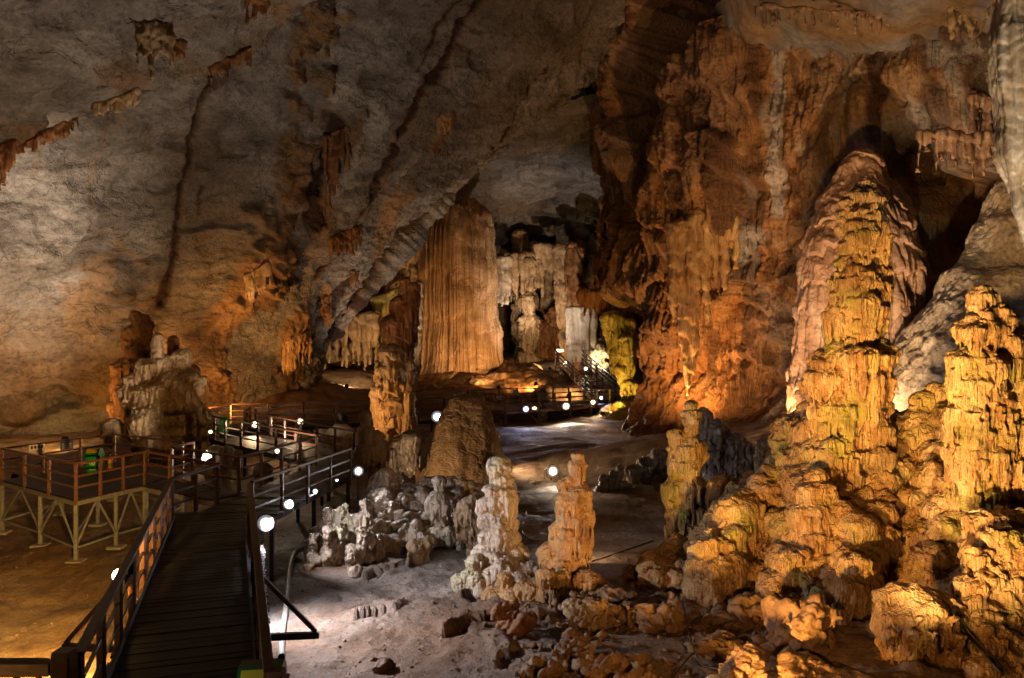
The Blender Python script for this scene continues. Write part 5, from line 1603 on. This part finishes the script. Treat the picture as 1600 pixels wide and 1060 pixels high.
def bin_(loc, rz, h, label, flap, body='green', marks=True, group='green litter bins'):
    t = empty('litter_bin', loc, label, 'litter bin', group)
    t.rotation_euler = (0, 0, rz)
    k = h / 1.0
    wx, wy = 0.29 * k, 0.25 * k
    prism('body', [(0.03, wx * 0.78, wy * 0.78), (0.66 * k, wx, wy), (0.68 * k, wx * 1.08, wy * 1.08), (0.72 * k, wx * 1.08, wy * 1.08)], M[body], t)
    # ridge-shaped lid: end gables in green, sloping flap in yellow
    quad_prism('lid', [(-wx * 1.06, 0.722 * k), (wx * 1.06, 0.722 * k), (wx * 1.02, 0.80 * k), (wx * 0.45, 0.97 * k), (-wx * 0.45, 0.97 * k), (-wx * 1.02, 0.80 * k)], wy * 2.1, M[body], t).rotation_euler = (0, 0, math.pi / 2)
    lid = t.children[-1]
    a = math.atan2(0.17 * k, wx * 0.57)
    for s in (-1, 1):
        fl = prism('flap', [(-0.006, wy * 0.88, wx * 0.30), (0.008, wy * 0.88, wx * 0.30)], M[flap], t, bev=0.004)
        fl.location = (0, s * wx * 0.735, 0.889 * k)
        fl.rotation_euler = (-s * a, 0, 0)
    for s in (-1, 1):
        prism('grip', [(0.6 * k, 0.02, 0.06), (0.66 * k, 0.03, 0.07)], M[body], t, (s * wx * 1.12, 0, 0))
    prism('foot', [(0, wx * 0.7, wy * 0.7), (0.035, wx * 0.7, wy * 0.7)], M['black'], t)
    if marks:
        fy = -wy * 0.90
        tilt = math.atan2(wy * 0.22, 0.63 * k)
        def mark(name, x, z, w, hh, mat):
            o = prism(name, [(-0.0015, w / 2, hh / 2), (0.0015, w / 2, hh / 2)], M[mat], t, bev=0)
            yy = -(wy * (0.78 + 0.22 * (z - 0.03) / (0.63 * k))) - 0.003
            o.location = (x, yy, z); o.rotation_euler = (math.pi / 2 + tilt, 0, 0)
        mark('sticker', 0, 0.61 * k, wx * 1.5, 0.09 * k, 'teal')
        # litter emblem: a ring of arcs with a small figure dropping waste
        bm = bmesh.new()
        for i in range(20):
            if i % 7 == 6: continue
            a0, a1 = i / 20 * 2 * math.pi, (i + 1) / 20 * 2 * math.pi
            v4 = [bm.verts.new((r * math.cos(q), r * math.sin(q), 0)) for r, q in ((0.098 * k, a0), (0.098 * k, a1), (0.076 * k, a1), (0.076 * k, a0))]
            bm.faces.new(v4)
        for (x, y, w, hh) in ((-0.012, 0.042, 0.014, 0.014), (-0.012, 0.0, 0.016, 0.026), (-0.022, -0.045, 0.007, 0.024), (-0.003, -0.045, 0.007, 0.024), (0.016, 0.012, 0.02, 0.006), (0.036, -0.036, 0.015, 0.03), (0.036, 0.004, 0.008, 0.008)):
            x, y, w, hh = x * k, y * k, w * k, hh * k
            bm.faces.new([bm.verts.new((x + sx * w, y + sy * hh, 0)) for sx, sy in ((-1, -1), (1, -1), (1, 1), (-1, 1))])
        me = bpy.data.meshes.new('emblem'); bm.to_mesh(me); bm.free()
        o = link('emblem', me, M['print'], t)
        z = 0.40 * k
        o.location = (0, -(wy * (0.78 + 0.22 * (z - 0.03) / (0.63 * k))) - 0.005, z); o.rotation_euler = (math.pi / 2 + tilt, 0, 0)
        bm = bmesh.new()
        for r, words in ((0, (3, 4)), (1, (2, 5))):
            x = -0.11 * k
            for wl in words:
                for c in range(wl):
                    hh = 0.017 * k
                    for (ox, oz, w2, h2) in ((0, 0, 0.004, hh), (0.012, (hh * 0.8) if (c + r) % 2 else -hh * 0.8, 0.009, 0.004), (0.022, 0, 0.004, hh * (1 if c % 3 else 0.6))):
                        xx, zz = x + ox * k, -r * 0.06 * k + oz
                        bm.faces.new([bm.verts.new((xx + sx * w2 * k, zz + sy * h2, 0)) for sx, sy in ((-1, -1), (1, -1), (1, 1), (-1, 1))])
                    x += 0.034 * k
                x += 0.02 * k
        me = bpy.data.meshes.new('lettering'); bm.to_mesh(me); bm.free()
        o = link('lettering', me, M['print'], t)
        z = 0.22 * k
        o.location = (0, -(wy * (0.78 + 0.22 * (z - 0.03) / (0.63 * k))) - 0.005, z); o.rotation_euler = (math.pi / 2 + tilt, 0, 0)
    return t


bp = P(152, 722, 29.5)
bin_((bp[0], 29.3, 0.0), 0.12, 0.92, 'green litter bin with orange-yellow flap and white emblem on the left platform', 'flap')
b2p = P(349, 655, 41.2)
bin_((b2p[0], 41.2, -0.02), 0.4, 0.95, 'small green litter bin far back beside the orange lit railing', 'green', marks=False)
b3 = P(401, 1060, 9.55)
bin_((b3[0], 9.75, 0.0), 0.15, 0.98, 'dark green litter bin with olive flap cut off at the bottom edge', 'olive', body='green2', marks=False)

# fire extinguisher
ex = P(172, 718, 29.9)
fe = empty('fire_extinguisher', (ex[0], 29.9, 0), 'red fire extinguisher with a yellow label standing beside the green bin', 'fire extinguisher')


def lathe(name, prof, mat, parent, loc=(0, 0, 0), n=20, rot=None):
    bm = bmesh.new()
    rings = []
    for r, z in prof:
        rings.append([bm.verts.new((r * math.cos(2 * math.pi * i / n), r * math.sin(2 * math.pi * i / n), z)) for i in range(n)])
    for a, b in zip(rings, rings[1:]):
        for i in range(n):
            bm.faces.new((a[i], a[(i + 1) % n], b[(i + 1) % n], b[i]))
    bm.faces.new(rings[0][::-1]); bm.faces.new(rings[-1])
    bmesh.ops.recalc_face_normals(bm, faces=bm.faces)
    for f in bm.faces: f.smooth = len(f.verts) == 4
    me = bpy.data.meshes.new(name); bm.to_mesh(me); bm.free()
    o = link(name, me, mat, parent, loc)
    if rot: o.rotation_euler = rot
    return o


lathe('cylinder_body', [(0.085, 0), (0.095, 0.02), (0.095, 0.42), (0.08, 0.48), (0.04, 0.52), (0.03, 0.53)], M['red'], fe)
lathe('valve', [(0.025, 0.53), (0.03, 0.56), (0.02, 0.6)], M['brass'], fe)
beam('lever', (ex[0] - 0.02, 29.88, 0.62), (ex[0] + 0.09, 29.86, 0.65), 0.03, 0.02, M['black'], fe)
lb = prism('label', [(0.1, 0.055, 0.004), (0.38, 0.055, 0.004)], M['yel'], fe, (0.03, -0.0955, 0), bev=0)
beam('discharge_hose', (ex[0] - 0.05, 29.87, 0.58), (ex[0] - 0.13, 29.87, 0.22), 0.03, 0.03, M['black'], fe)


def sign(label, t, w, h, base, bars, dy=0.0):
    c = lerp((*p5, 0), (*p4, 0), t)
    x = (Vector((*p4, 0)) - Vector((*p5, 0))).normalized(); nrm = Vector((x.y, -x.x, 0))
    if nrm.y > 0: nrm = -nrm
    loc = c + nrm * 0.06 + Vector((0, 0, 0.9))
    e = empty('notice_board', loc, label, 'sign', 'small notices on the platform rail')
    e.rotation_euler = (0, 0, math.atan2(x.y, x.x))
    prism('board', [(-h / 2, w / 2, 0.008), (h / 2, w / 2, 0.008)], M[base], e, bev=0.003)
    for (bx, bz, bw, bh, m) in bars:
        s = prism('printing', [(-bh / 2, bw / 2, 0.0015), (bh / 2, bw / 2, 0.0015)], M[m], e, bev=0)
        s.location = (bx, -0.0105, bz)


sign('small pink and white notice on the rear rail of the left platform', 0.27, 0.62, 0.36, 'print',
     [(-0.2 + 0.13 * i, 0.09, 0.09, 0.1, 'dpr') for i in range(4)] + [(0, -0.03, 0.56, 0.025, 'pink'), (0, -0.08, 0.56, 0.025, 'redp'), (0, -0.14, 0.6, 0.05, 'pink')])
sign('small blue notice with yellow lines on the rear rail of the left platform', 0.53, 0.52, 0.30, 'blue',
     [(0, 0.06, 0.42, 0.035, 'yel'), (0, -0.01, 0.42, 0.03, 'yel'), (0, -0.08, 0.42, 0.03, 'yel')])
es = empty('exit_sign', P(875, 548, 76), 'tiny lit green sign at the top of the far stairs', 'sign')
prism('sign_face', [(-0.14, 0.34, 0.05), (0.14, 0.34, 0.05)], M['exit'], es, bev=0.02)
prism('sign_frame', [(-0.17, 0.37, 0.04), (0.17, 0.37, 0.04)], M['black'], es, (0, 0.06, 0), bev=0.01)
beam('sign_pole', P(875, 551, 76.1), P(875, 575, 76.1), 0.08, 0.08, M['black'], es)
for k, (px, py, Y) in enumerate(((806, 612, 60.5), (779, 622, 57.5))):
    e = empty('notice_board', P(px, py, Y), ['tiny bluish-white notice on the back rail of the far platform', 'tiny bluish-white notice near the front rail corner of the far platform'][k], 'sign', 'small notices on the far platform')
    prism('board', [(-0.14, 0.2, 0.012), (0.14, 0.2, 0.012)], M['print'], e, bev=0.003)
    for q in range(3):
        o = prism('printing', [(-0.012, 0.15, 0.0015), (0.012, 0.15, 0.0015)], M['blue'], e, bev=0)
        o.location = (0, -0.0145, 0.07 - 0.06 * q)


# ------------------------------------------------------------------ hose and cables on the ground
def tube(name, pts, r, mat, label, cat, group=None, n=8, sub=8):
    pts = np.array(pts, float)
    t = np.linspace(0, len(pts) - 1, (len(pts) - 1) * sub + 1)
    i = np.clip(t.astype(int), 0, len(pts) - 2); f = (t - i)[:, None]
    p0 = pts[np.maximum(i - 1, 0)]; p1_ = pts[i]; p2_ = pts[i + 1]; p3_ = pts[np.minimum(i + 2, len(pts) - 1)]
    C = 0.5 * ((2 * p1_) + (-p0 + p2_) * f + (2 * p0 - 5 * p1_ + 4 * p2_ - p3_) * f ** 2 + (-p0 + 3 * p1_ - 3 * p2_ + p3_) * f ** 3)
    T = np.gradient(C, axis=0); T /= np.linalg.norm(T, axis=1)[:, None]
    up = np.array([0, 0, 1.0]); A = np.cross(T, up); A /= np.linalg.norm(A, axis=1)[:, None] + 1e-9; Bn = np.cross(A, T)
    th = np.linspace(0, 2 * np.pi, n, endpoint=False)
    G = C[:, None, :] + r * (np.cos(th)[None, :, None] * A[:, None, :] + np.sin(th)[None, :, None] * Bn[:, None, :])
    me = mesh_np(name, G.reshape(-1, 3), np.concatenate([np.stack([np.arange(len(C) - 1)[:, None] * n + (np.arange(n)[None, :] + k) % n + o * n for k, o in ((0, 0), (1, 0), (1, 1), (0, 1))], -1).reshape(-1, 4)]))
    return tag(link(name, me, mat), label, cat, group)


def ground(px, py, Y, dz=0.05):
    q = P(px, py, Y)
    return (q[0], Y, fz(q[0], Y) + dz)


def along(pix, dz=0.05):
    """points of the ground seen at these pixels"""
    out = []
    dg = bpy.context.evaluated_depsgraph_get()
    for px, py in pix:
        d = Vector(((px - 800) / FPX, 1, -(py - 530) / FPX)).normalized()
        o = Vector((0, 0, CAMZ)) + d * 10.0
        for _ in range(60):
            ok, loc, nor, idx, ob, mx = S.ray_cast(dg, o, d)
            if not ok: break
            top = ob
            while top.parent: top = top.parent
            if top.name.split('.')[0] not in ('boardwalk', 'viewing_platform', 'fence', 'litter_bin', 'floodlight', 'hose', 'cable'):
                break
            o = loc + d * 0.01
        if ok:
            out.append((loc.x, loc.y - 0.02, loc.z + dz))
    return out


bpy.context.view_layer.update()
tube('hose', along([(478, 858), (462, 868), (453, 890), (449, 925), (446, 960), (441, 995), (440, 1030)], 0.06), 0.075, M['hose'], 'grey hose lying on the floor beside the boardwalk', 'hose')
tube('cable', along([(1066, 938), (1075, 985), (1082, 1010), (1100, 1042), (1150, 1046)], 0.02), 0.018, M['cable'], 'black cable running down the rubble to the bottom edge', 'cable', 'black cables on the rocks')
tube('cable', along([(1050, 1060), (1085, 1020), (1125, 995), (1150, 972), (1152, 990), (1122, 1010)], 0.02), 0.016, M['cable'], 'looped black cable over the brown rock', 'cable', 'black cables on the rocks')
tube('cable', along([(985, 908), (1005, 925), (1035, 935), (1075, 948)], 0.02), 0.016, M['cable'], 'black cable between the cascade and the tilted slab', 'cable', 'black cables on the rocks')
tube('cable', along([(1486, 915), (1490, 950), (1510, 990), (1530, 1015), (1562, 1052)], 0.02), 0.03, M['cable'], 'thick black cable hanging down beside the big golden block', 'cable', 'black cables on the rocks')
tube('cable', along([(1489, 920), (1500, 965), (1525, 1000), (1575, 1056)], 0.03), 0.022, M['cable'], 'second thinner cable beside the thick one at the golden block', 'cable', 'black cables on the rocks')
tube('cable', along([(925, 878), (945, 872), (985, 858), (1020, 846)], 0.02), 0.022, M['cable'], 'cable lying on the dark floor behind the orange stalagmite', 'cable', 'black cables on the rocks')
tube('cable', along([(812, 770), (822, 800), (815, 830), (832, 846)], 0.02), 0.022, M['cable'], 'cable on the dark floor between the two front stalagmites', 'cable', 'black cables on the rocks')

# ------------------------------------------------------------------ lamps
_em = {}


def lens_mat(col, st):
    k = (col, st)
    if k not in _em:
        _em[k] = emis('lit_lens', col, st)
    return _em[k]


def flood(label, loc, aim, col, power, ang=110, r=0.13, lens=60.0, blend=0.7, stand=None, group='lit floodlights along the boardwalks', soft=0.1, beam_aim=None):
    """a floodlight: finned housing, lens, yoke and stem, with its beam"""
    loc = Vector(loc); aim = Vector(aim)
    t = empty('floodlight', loc, label, 'floodlight', group)
    t.rotation_euler = (aim - loc).to_track_quat('-Y', 'Z').to_euler()
    k = r / 0.13
    lathe('housing', [(0.10 * k, 0), (0.14 * k, 0.03 * k), (0.15 * k, 0.16 * k), (0.16 * k, 0.17 * k), (0.16 * k, 0.2 * k)], M['black'], t, (0, 0, 0), 16, (math.pi / 2, 0, 0))
    soft_c = tuple(c ** 1.6 for c in col)
    lathe('rim_glow', [(r * 1.14, 0.0), (r * 1.14, 0.006 * k), (r * 0.9, 0.01 * k)], lens_mat(soft_c, 0.16), t, (0, -0.2 * k, 0), 18, (math.pi / 2, 0, 0))  # ring glows by itself, giving the lamp a soft glare edge
    lathe('mid_glow', [(r * 0.9, 0.0), (r * 0.9, 0.018 * k), (r * 0.6, 0.022 * k)], lens_mat(soft_c, 0.5), t, (0, -0.2 * k, 0), 18, (math.pi / 2, 0, 0))  # second glowing ring, continues the glare falloff towards the lens
    lathe('lens', [(r * 0.62, 0.0), (r * 0.62, 0.026 * k), (r * 0.45, 0.04 * k), (r * 0.2, 0.05 * k)], lens_mat(col, lens), t, (0, -0.2 * k, 0), 16, (math.pi / 2, 0, 0))
    for s in (-1, 1):
        b_ = beam('yoke', loc, loc + Vector((0, 0, 0.2 * k)), 0.02, 0.05, M['black'], None)
        b_.parent = t
        b_.matrix_local = Matrix.Translation((s * 0.175 * k, -0.08 * k, -0.09 * k)) @ Matrix.Diagonal((0.02, 0.05, 0.24 * k, 1))
    if stand:
        s_ = beam('stem', loc, loc + Vector((0, 0, -stand)), 0.05, 0.05, M['black'], None)
        s_.parent = t
        m = Matrix.Translation(loc) @ t.rotation_euler.to_matrix().to_4x4()
        dn = Vector((loc.x, loc.y, loc.z - stand / 2 - 0.12 * k))
        s_.matrix_local = m.inverted() @ Matrix.Translation(dn) @ Matrix.Diagonal((0.05, 0.05, stand, 1))
    if power:
        L = bpy.data.lights.new('beam', 'SPOT')
        L.energy = power; L.color = col; L.spot_size = math.radians(ang); L.spot_blend = blend; L.shadow_soft_size = soft
        o = bpy.data.objects.new('beam', L); COL.objects.link(o)
        o.parent = t
        o.location = (0, -0.2 * k - 0.07, 0)
        o.rotation_euler = (-math.pi / 2, 0, 0)
        # a spot shines along -Z; turn it to the housing's -Y
        dloc = Vector((0, -1, 0))
        if beam_aim is not None:
            dloc = t.rotation_euler.to_matrix().inverted() @ (Vector(beam_aim) - loc)
        o.rotation_euler = dloc.to_track_quat('-Z', 'Y').to_euler()
    return t

COOL = (0.9, 0.9, 1.0)
BLUE = (0.45, 0.55, 1.0)
NEUT = (1.0, 0.82, 0.62)
WARM = (1.0, 0.66, 0.34)
AMB = (1.0, 0.5, 0.16)
ORA = (1.0, 0.40, 0.09)
K = 1.0
# --- lamps seen in the photograph
flood('large white floodlight at the bend of the main boardwalk', P(413, 816, 19.2), (-1.0, 8, 2), COOL, 3600, 155, 0.17, 60, beam_aim=(-1.6, 20.8, -2.6))
flood('white floodlight second along the boardwalk branch', P(449, 788, 23.2), (-0.5, 8, 3), COOL, 900, 120, 0.13, 60, beam_aim=(-3.8, 25.5, -1.0))
flood('white floodlight third along the boardwalk branch', P(492, 768, 25.6), (-0.5, 8, 3), COOL, 60, 120, 0.08, 60)
flood('tiny lamp hanging under the end of the boardwalk branch', P(525, 750, 27.4), (1, 18, -1), COOL, 0, 130, 0.05, 30)
flood('white floodlight against the grey knobbly stalagmite', P(559, 736, 27.6), (0.5, 8, 3.0), COOL, 380, 120, 0.15, 60, beam_aim=(0.0, 19, -2.6), stand=1.9)
flood('blue-white floodlight left of the ribbed brown mound', P(681, 650, 48), (0, 30, 0), COOL, 700, 120, 0.3, 60, stand=1.7)
flood('blue-white floodlight on the front of the far platform', P(821, 638, 55), (2, 40, -1), BLUE, 900, 120, 0.22, 40)
flood('small warm lamp beside the blue-white floodlight of the far platform', P(834, 638, 56.5), (3, 42, -1.5), WARM, 1800, 120, 0.2, 30)
flood('warm white floodlight under the right side of the far platform', P(883, 633, 57), (5, 44, -1.5), NEUT, 7000, 130, 0.26, 60, stand=1.0)
flood('orange lamp at the foot of the far stairs', P(925, 628, 60), (8, 44, 0), WARM, 700, 120, 0.2, 40, stand=0.9)
flood('small blue lamp at the foot of the far stairs', P(938, 622, 61), (9, 44, 2), BLUE, 300, 120, 0.14, 30, stand=1.2)
flood('bright floodlight standing on the ground right of the ribbed mound', P(861, 734, 38.5), (3.4, 29, -1.6), NEUT, 1500, 120, 0.26, 60, stand=0.25)
flood('warm white floodlight on the far boardwalk left of the central column', P(531, 653, 38.5), (-6.0, 40.2, 2.0), AMB, 900, 130, 0.2, 60)
flood('warm white floodlight second left of the central column', P(473, 657, 41.5), (-12, 36, 0), WARM, 500, 120, 0.17, 60)
flood('yellow-white floodlight on the corner of the rear boardwalk', P(400, 662, 41.5), (-12, 34, 0), WARM, 500, 120, 0.18, 60)
flood('white lamp between the two rear boardwalks', P(435, 704, 34.2), (-10, 28, 0), NEUT, 250, 120, 0.11, 60)
flood('upper of the two lamps right of the pale craggy formation', P(327, 663, 40), (-16, 34, 0.0), COOL, 100, 120, 0.1, 30)
flood('lower of the two lamps right of the pale craggy formation', P(330, 674, 39), (-14, 34, 0), WARM, 150, 120, 0.1, 50)
flood('amber lamp on the left handrail of the main boardwalk', (-6.86, 14.1, 0.74), (-7.6, 10.0, 1.6), (1.0, 0.55, 0.13), 17000, 118, 0.09, 50, beam_aim=(-15.5, 21.5, -2.0))
flood('lamp at the top of the far stairs', P(882, 567, 73), (6, 60, 2), NEUT, 300, 120, 0.2, 40)
flood('lamp half way down the far stairs', P(915, 576, 69), (6, 60, 2), NEUT, 250, 120, 0.16, 40)
flood('glowing lamp low behind the far platform rail', P(889, 619, 63), (5, 70, 1.5), WARM, 700, 120, 0.16, 20)
flood('tiny white lamp far back on the dark slope by the ochre wall', P(1222, 655, 38), (12, 30, 1), NEUT, 0, 120, 0.06, 20)

G2 = 'hidden floodlights between the rocks'
def key(label, loc, aim, col, power, ang, blend=0.8, soft=0.15, r=0.13):
    flood(label, loc, aim, col, power, ang, r, 12.0, blend, group=G2, soft=soft)

# --- unseen lamps: some inferred from lit rock, others added as fill (behind rocks or below the frame)
key('amber floodlight near the viewer lighting the golden mass', (1.6, 11.6, -1.0), (10.4, 19.5, 1.9), (1.0, 0.53, 0.15), 8500, 62)
key('yellow floodlight near the viewer lighting the golden tower', (2.6, 12.2, -1.0), (9.3, 21.4, 5.8), (1.0, 0.58, 0.18), 9500, 42)
key('yellow floodlight near the viewer lighting the right-edge tower', (5.0, 11.4, -0.8), (11.3, 18.3, 3.2), (1.0, 0.64, 0.24), 7500, 48)
key('amber floodlight near the viewer lighting the orange stalagmite', (4.2, 12.4, -0.85), (1.9, 21.6, 0.6), (1.0, 0.56, 0.19), 3200, 34)
key('amber floodlight near the viewer lighting the yellow-green stalagmite', (3.6, 14.2, -1.3), (5.4, 25, 1.5), (1.0, 0.62, 0.16), 5500, 26)
key('orange floodlight behind the left platform lighting the wall foot', (-21.5, 38.5, 0.0), (-28, 47, 4), (1.0, 0.56, 0.17), 2800, 120)
key('orange floodlight behind the pale craggy formation', (-16.6, 43.2, 0.5), (-18.0, 50, 4.0), (1.0, 0.47, 0.12), 7000, 100)
key('white floodlight lighting the grey left wall', (-19.5, 31.5, -0.6), (-31, 42, 11), NEUT, 19000, 80)
key('warm fill light added for the middle of the vault', (-11, 36, -0.3), (-12, 50, 16), NEUT, 7000, 120)  # unseen lamp added as general fill for the vault
key('warm floodlight on the pale craggy formation', (-12.6, 33.5, -0.3), (-17.3, 40, 2.4), NEUT, 15000, 46)
key('floodlight aimed up at the far arch', (-7.4, 57.0, 0.6), (-9.5, 60, 8), NEUT, 2600, 100)
key('warm floodlight at the foot of the great dome', (-1.0, 63.5, 1.0), (-5.2, 74, 7.0), (1.0, 0.6, 0.28), 4700, 75)
key('white floodlight lighting the far ceiling', (2.2, 66, 1.4), (1.5, 84, 19), (1.0, 0.9, 0.82), 6000, 80)
key('warm floodlight lighting the columns of the back chamber', (3.4, 72, 2.2), (1.5, 95, 11), WARM, 3600, 110)
key('warm floodlight lighting the curtain wall left of the dome', (-12.5, 60.5, 1.3), (-15, 74, 4.5), WARM, 3000, 100)
key('floodlight lighting the rimstone terraces', (2.0, 64.5, 1.3), (-1.0, 70, 1.2), AMB, 1500, 120)
key('floodlight lighting the pale stone curtain', (5.2, 67.8, 2.4), (5.8, 73, 5), NEUT, 500, 90)
key('bright lamp inside the lacy white stone', (7.6, 71.5, 2.6), (8.1, 74, 3.2), (1.0, 0.86, 0.55), 500, 110)
key('yellow floodlight lighting the yellow column', (6.4, 57.0, -0.5), (8.9, 60, 3.0), (1.0, 0.66, 0.14), 1700, 95)
key('orange floodlight at the foot of the ochre wall', (9.2, 45.6, -0.6), (11.0, 50, 5), (1.0, 0.52, 0.17), 5600, 110)
key('orange floodlight between the ochre wall and the pink mound', (11.8, 35.0, 0.2), (13.5, 46, 8), (1.0, 0.57, 0.25), 4200, 110)
key('warm floodlight lighting the pink mound', (10.4, 26.4, -0.2), (16, 36.5, 7), WARM, 3000, 70)
key('white floodlight lighting the upper right wall and ceiling', (9.9, 26.8, -0.2), (19, 39, 14), WARM, 10000, 72)
key('warm floodlight lighting the white hanging stalactite', (6.2, 8.5, -1.0), (9.2, 14, 7.5), NEUT, 6000, 50)
key('warm floodlight lighting the ribbed mound', (-5.2, 30.5, -1.2), (-2.2, 36, 0.5), WARM, 700, 80)
key('neutral fill light added by the left boardwalk for the upper vault', (-9.5, 30.5, -1.2), (-11, 34, 20), NEUT, 8000, 120)  # broad unseen fill added to raise the dim upper vault
key('warm fill light added for the grey ribbed slope', (11.4, 25.8, 0.0), (17.5, 30, 4.5), NEUT, 420, 60)  # extra unseen lamp added to brighten the slope
key('amber fill light added near the viewer for the rubble', (3.6, 9.0, 0.7), (4.6, 17, -1.6), AMB, 900, 100)  # broad fill added out of view to lift the rubble
key('small amber fill light added near the viewer for the near fence', (-9.0, 8.0, 0.75), (-7.4, 9.5, 0.9), AMB, 260, 120, r=0.06)  # added out of view only to brighten the fence
key('small fill light added near the viewer for the dark green bin', (-4.4, 8.3, 1.1), (-3.2, 9.8, 0.9), NEUT, 60, 80, r=0.06)  # added out of view to light the bin by the boardwalk start
key('warm fill light added behind the ribbed mound for the middle of the floor', (-1.2, 40.6, -0.6), (7.5, 38, -1.8), WARM, 1500, 110)  # unseen lamp added to warm and brighten the middle floor
key('warm floodlight behind the orange stalagmite lighting the dark gully', (2.0, 24.2, -1.3), (5.5, 30, -2.1), WARM, 160, 140)
key('small fill light added among the rear columns of the back chamber', (0.6, 82, 6.5), (2.0, 97, 14), NEUT, 700, 120, r=0.12)  # added to lift the black gap above the rear columns
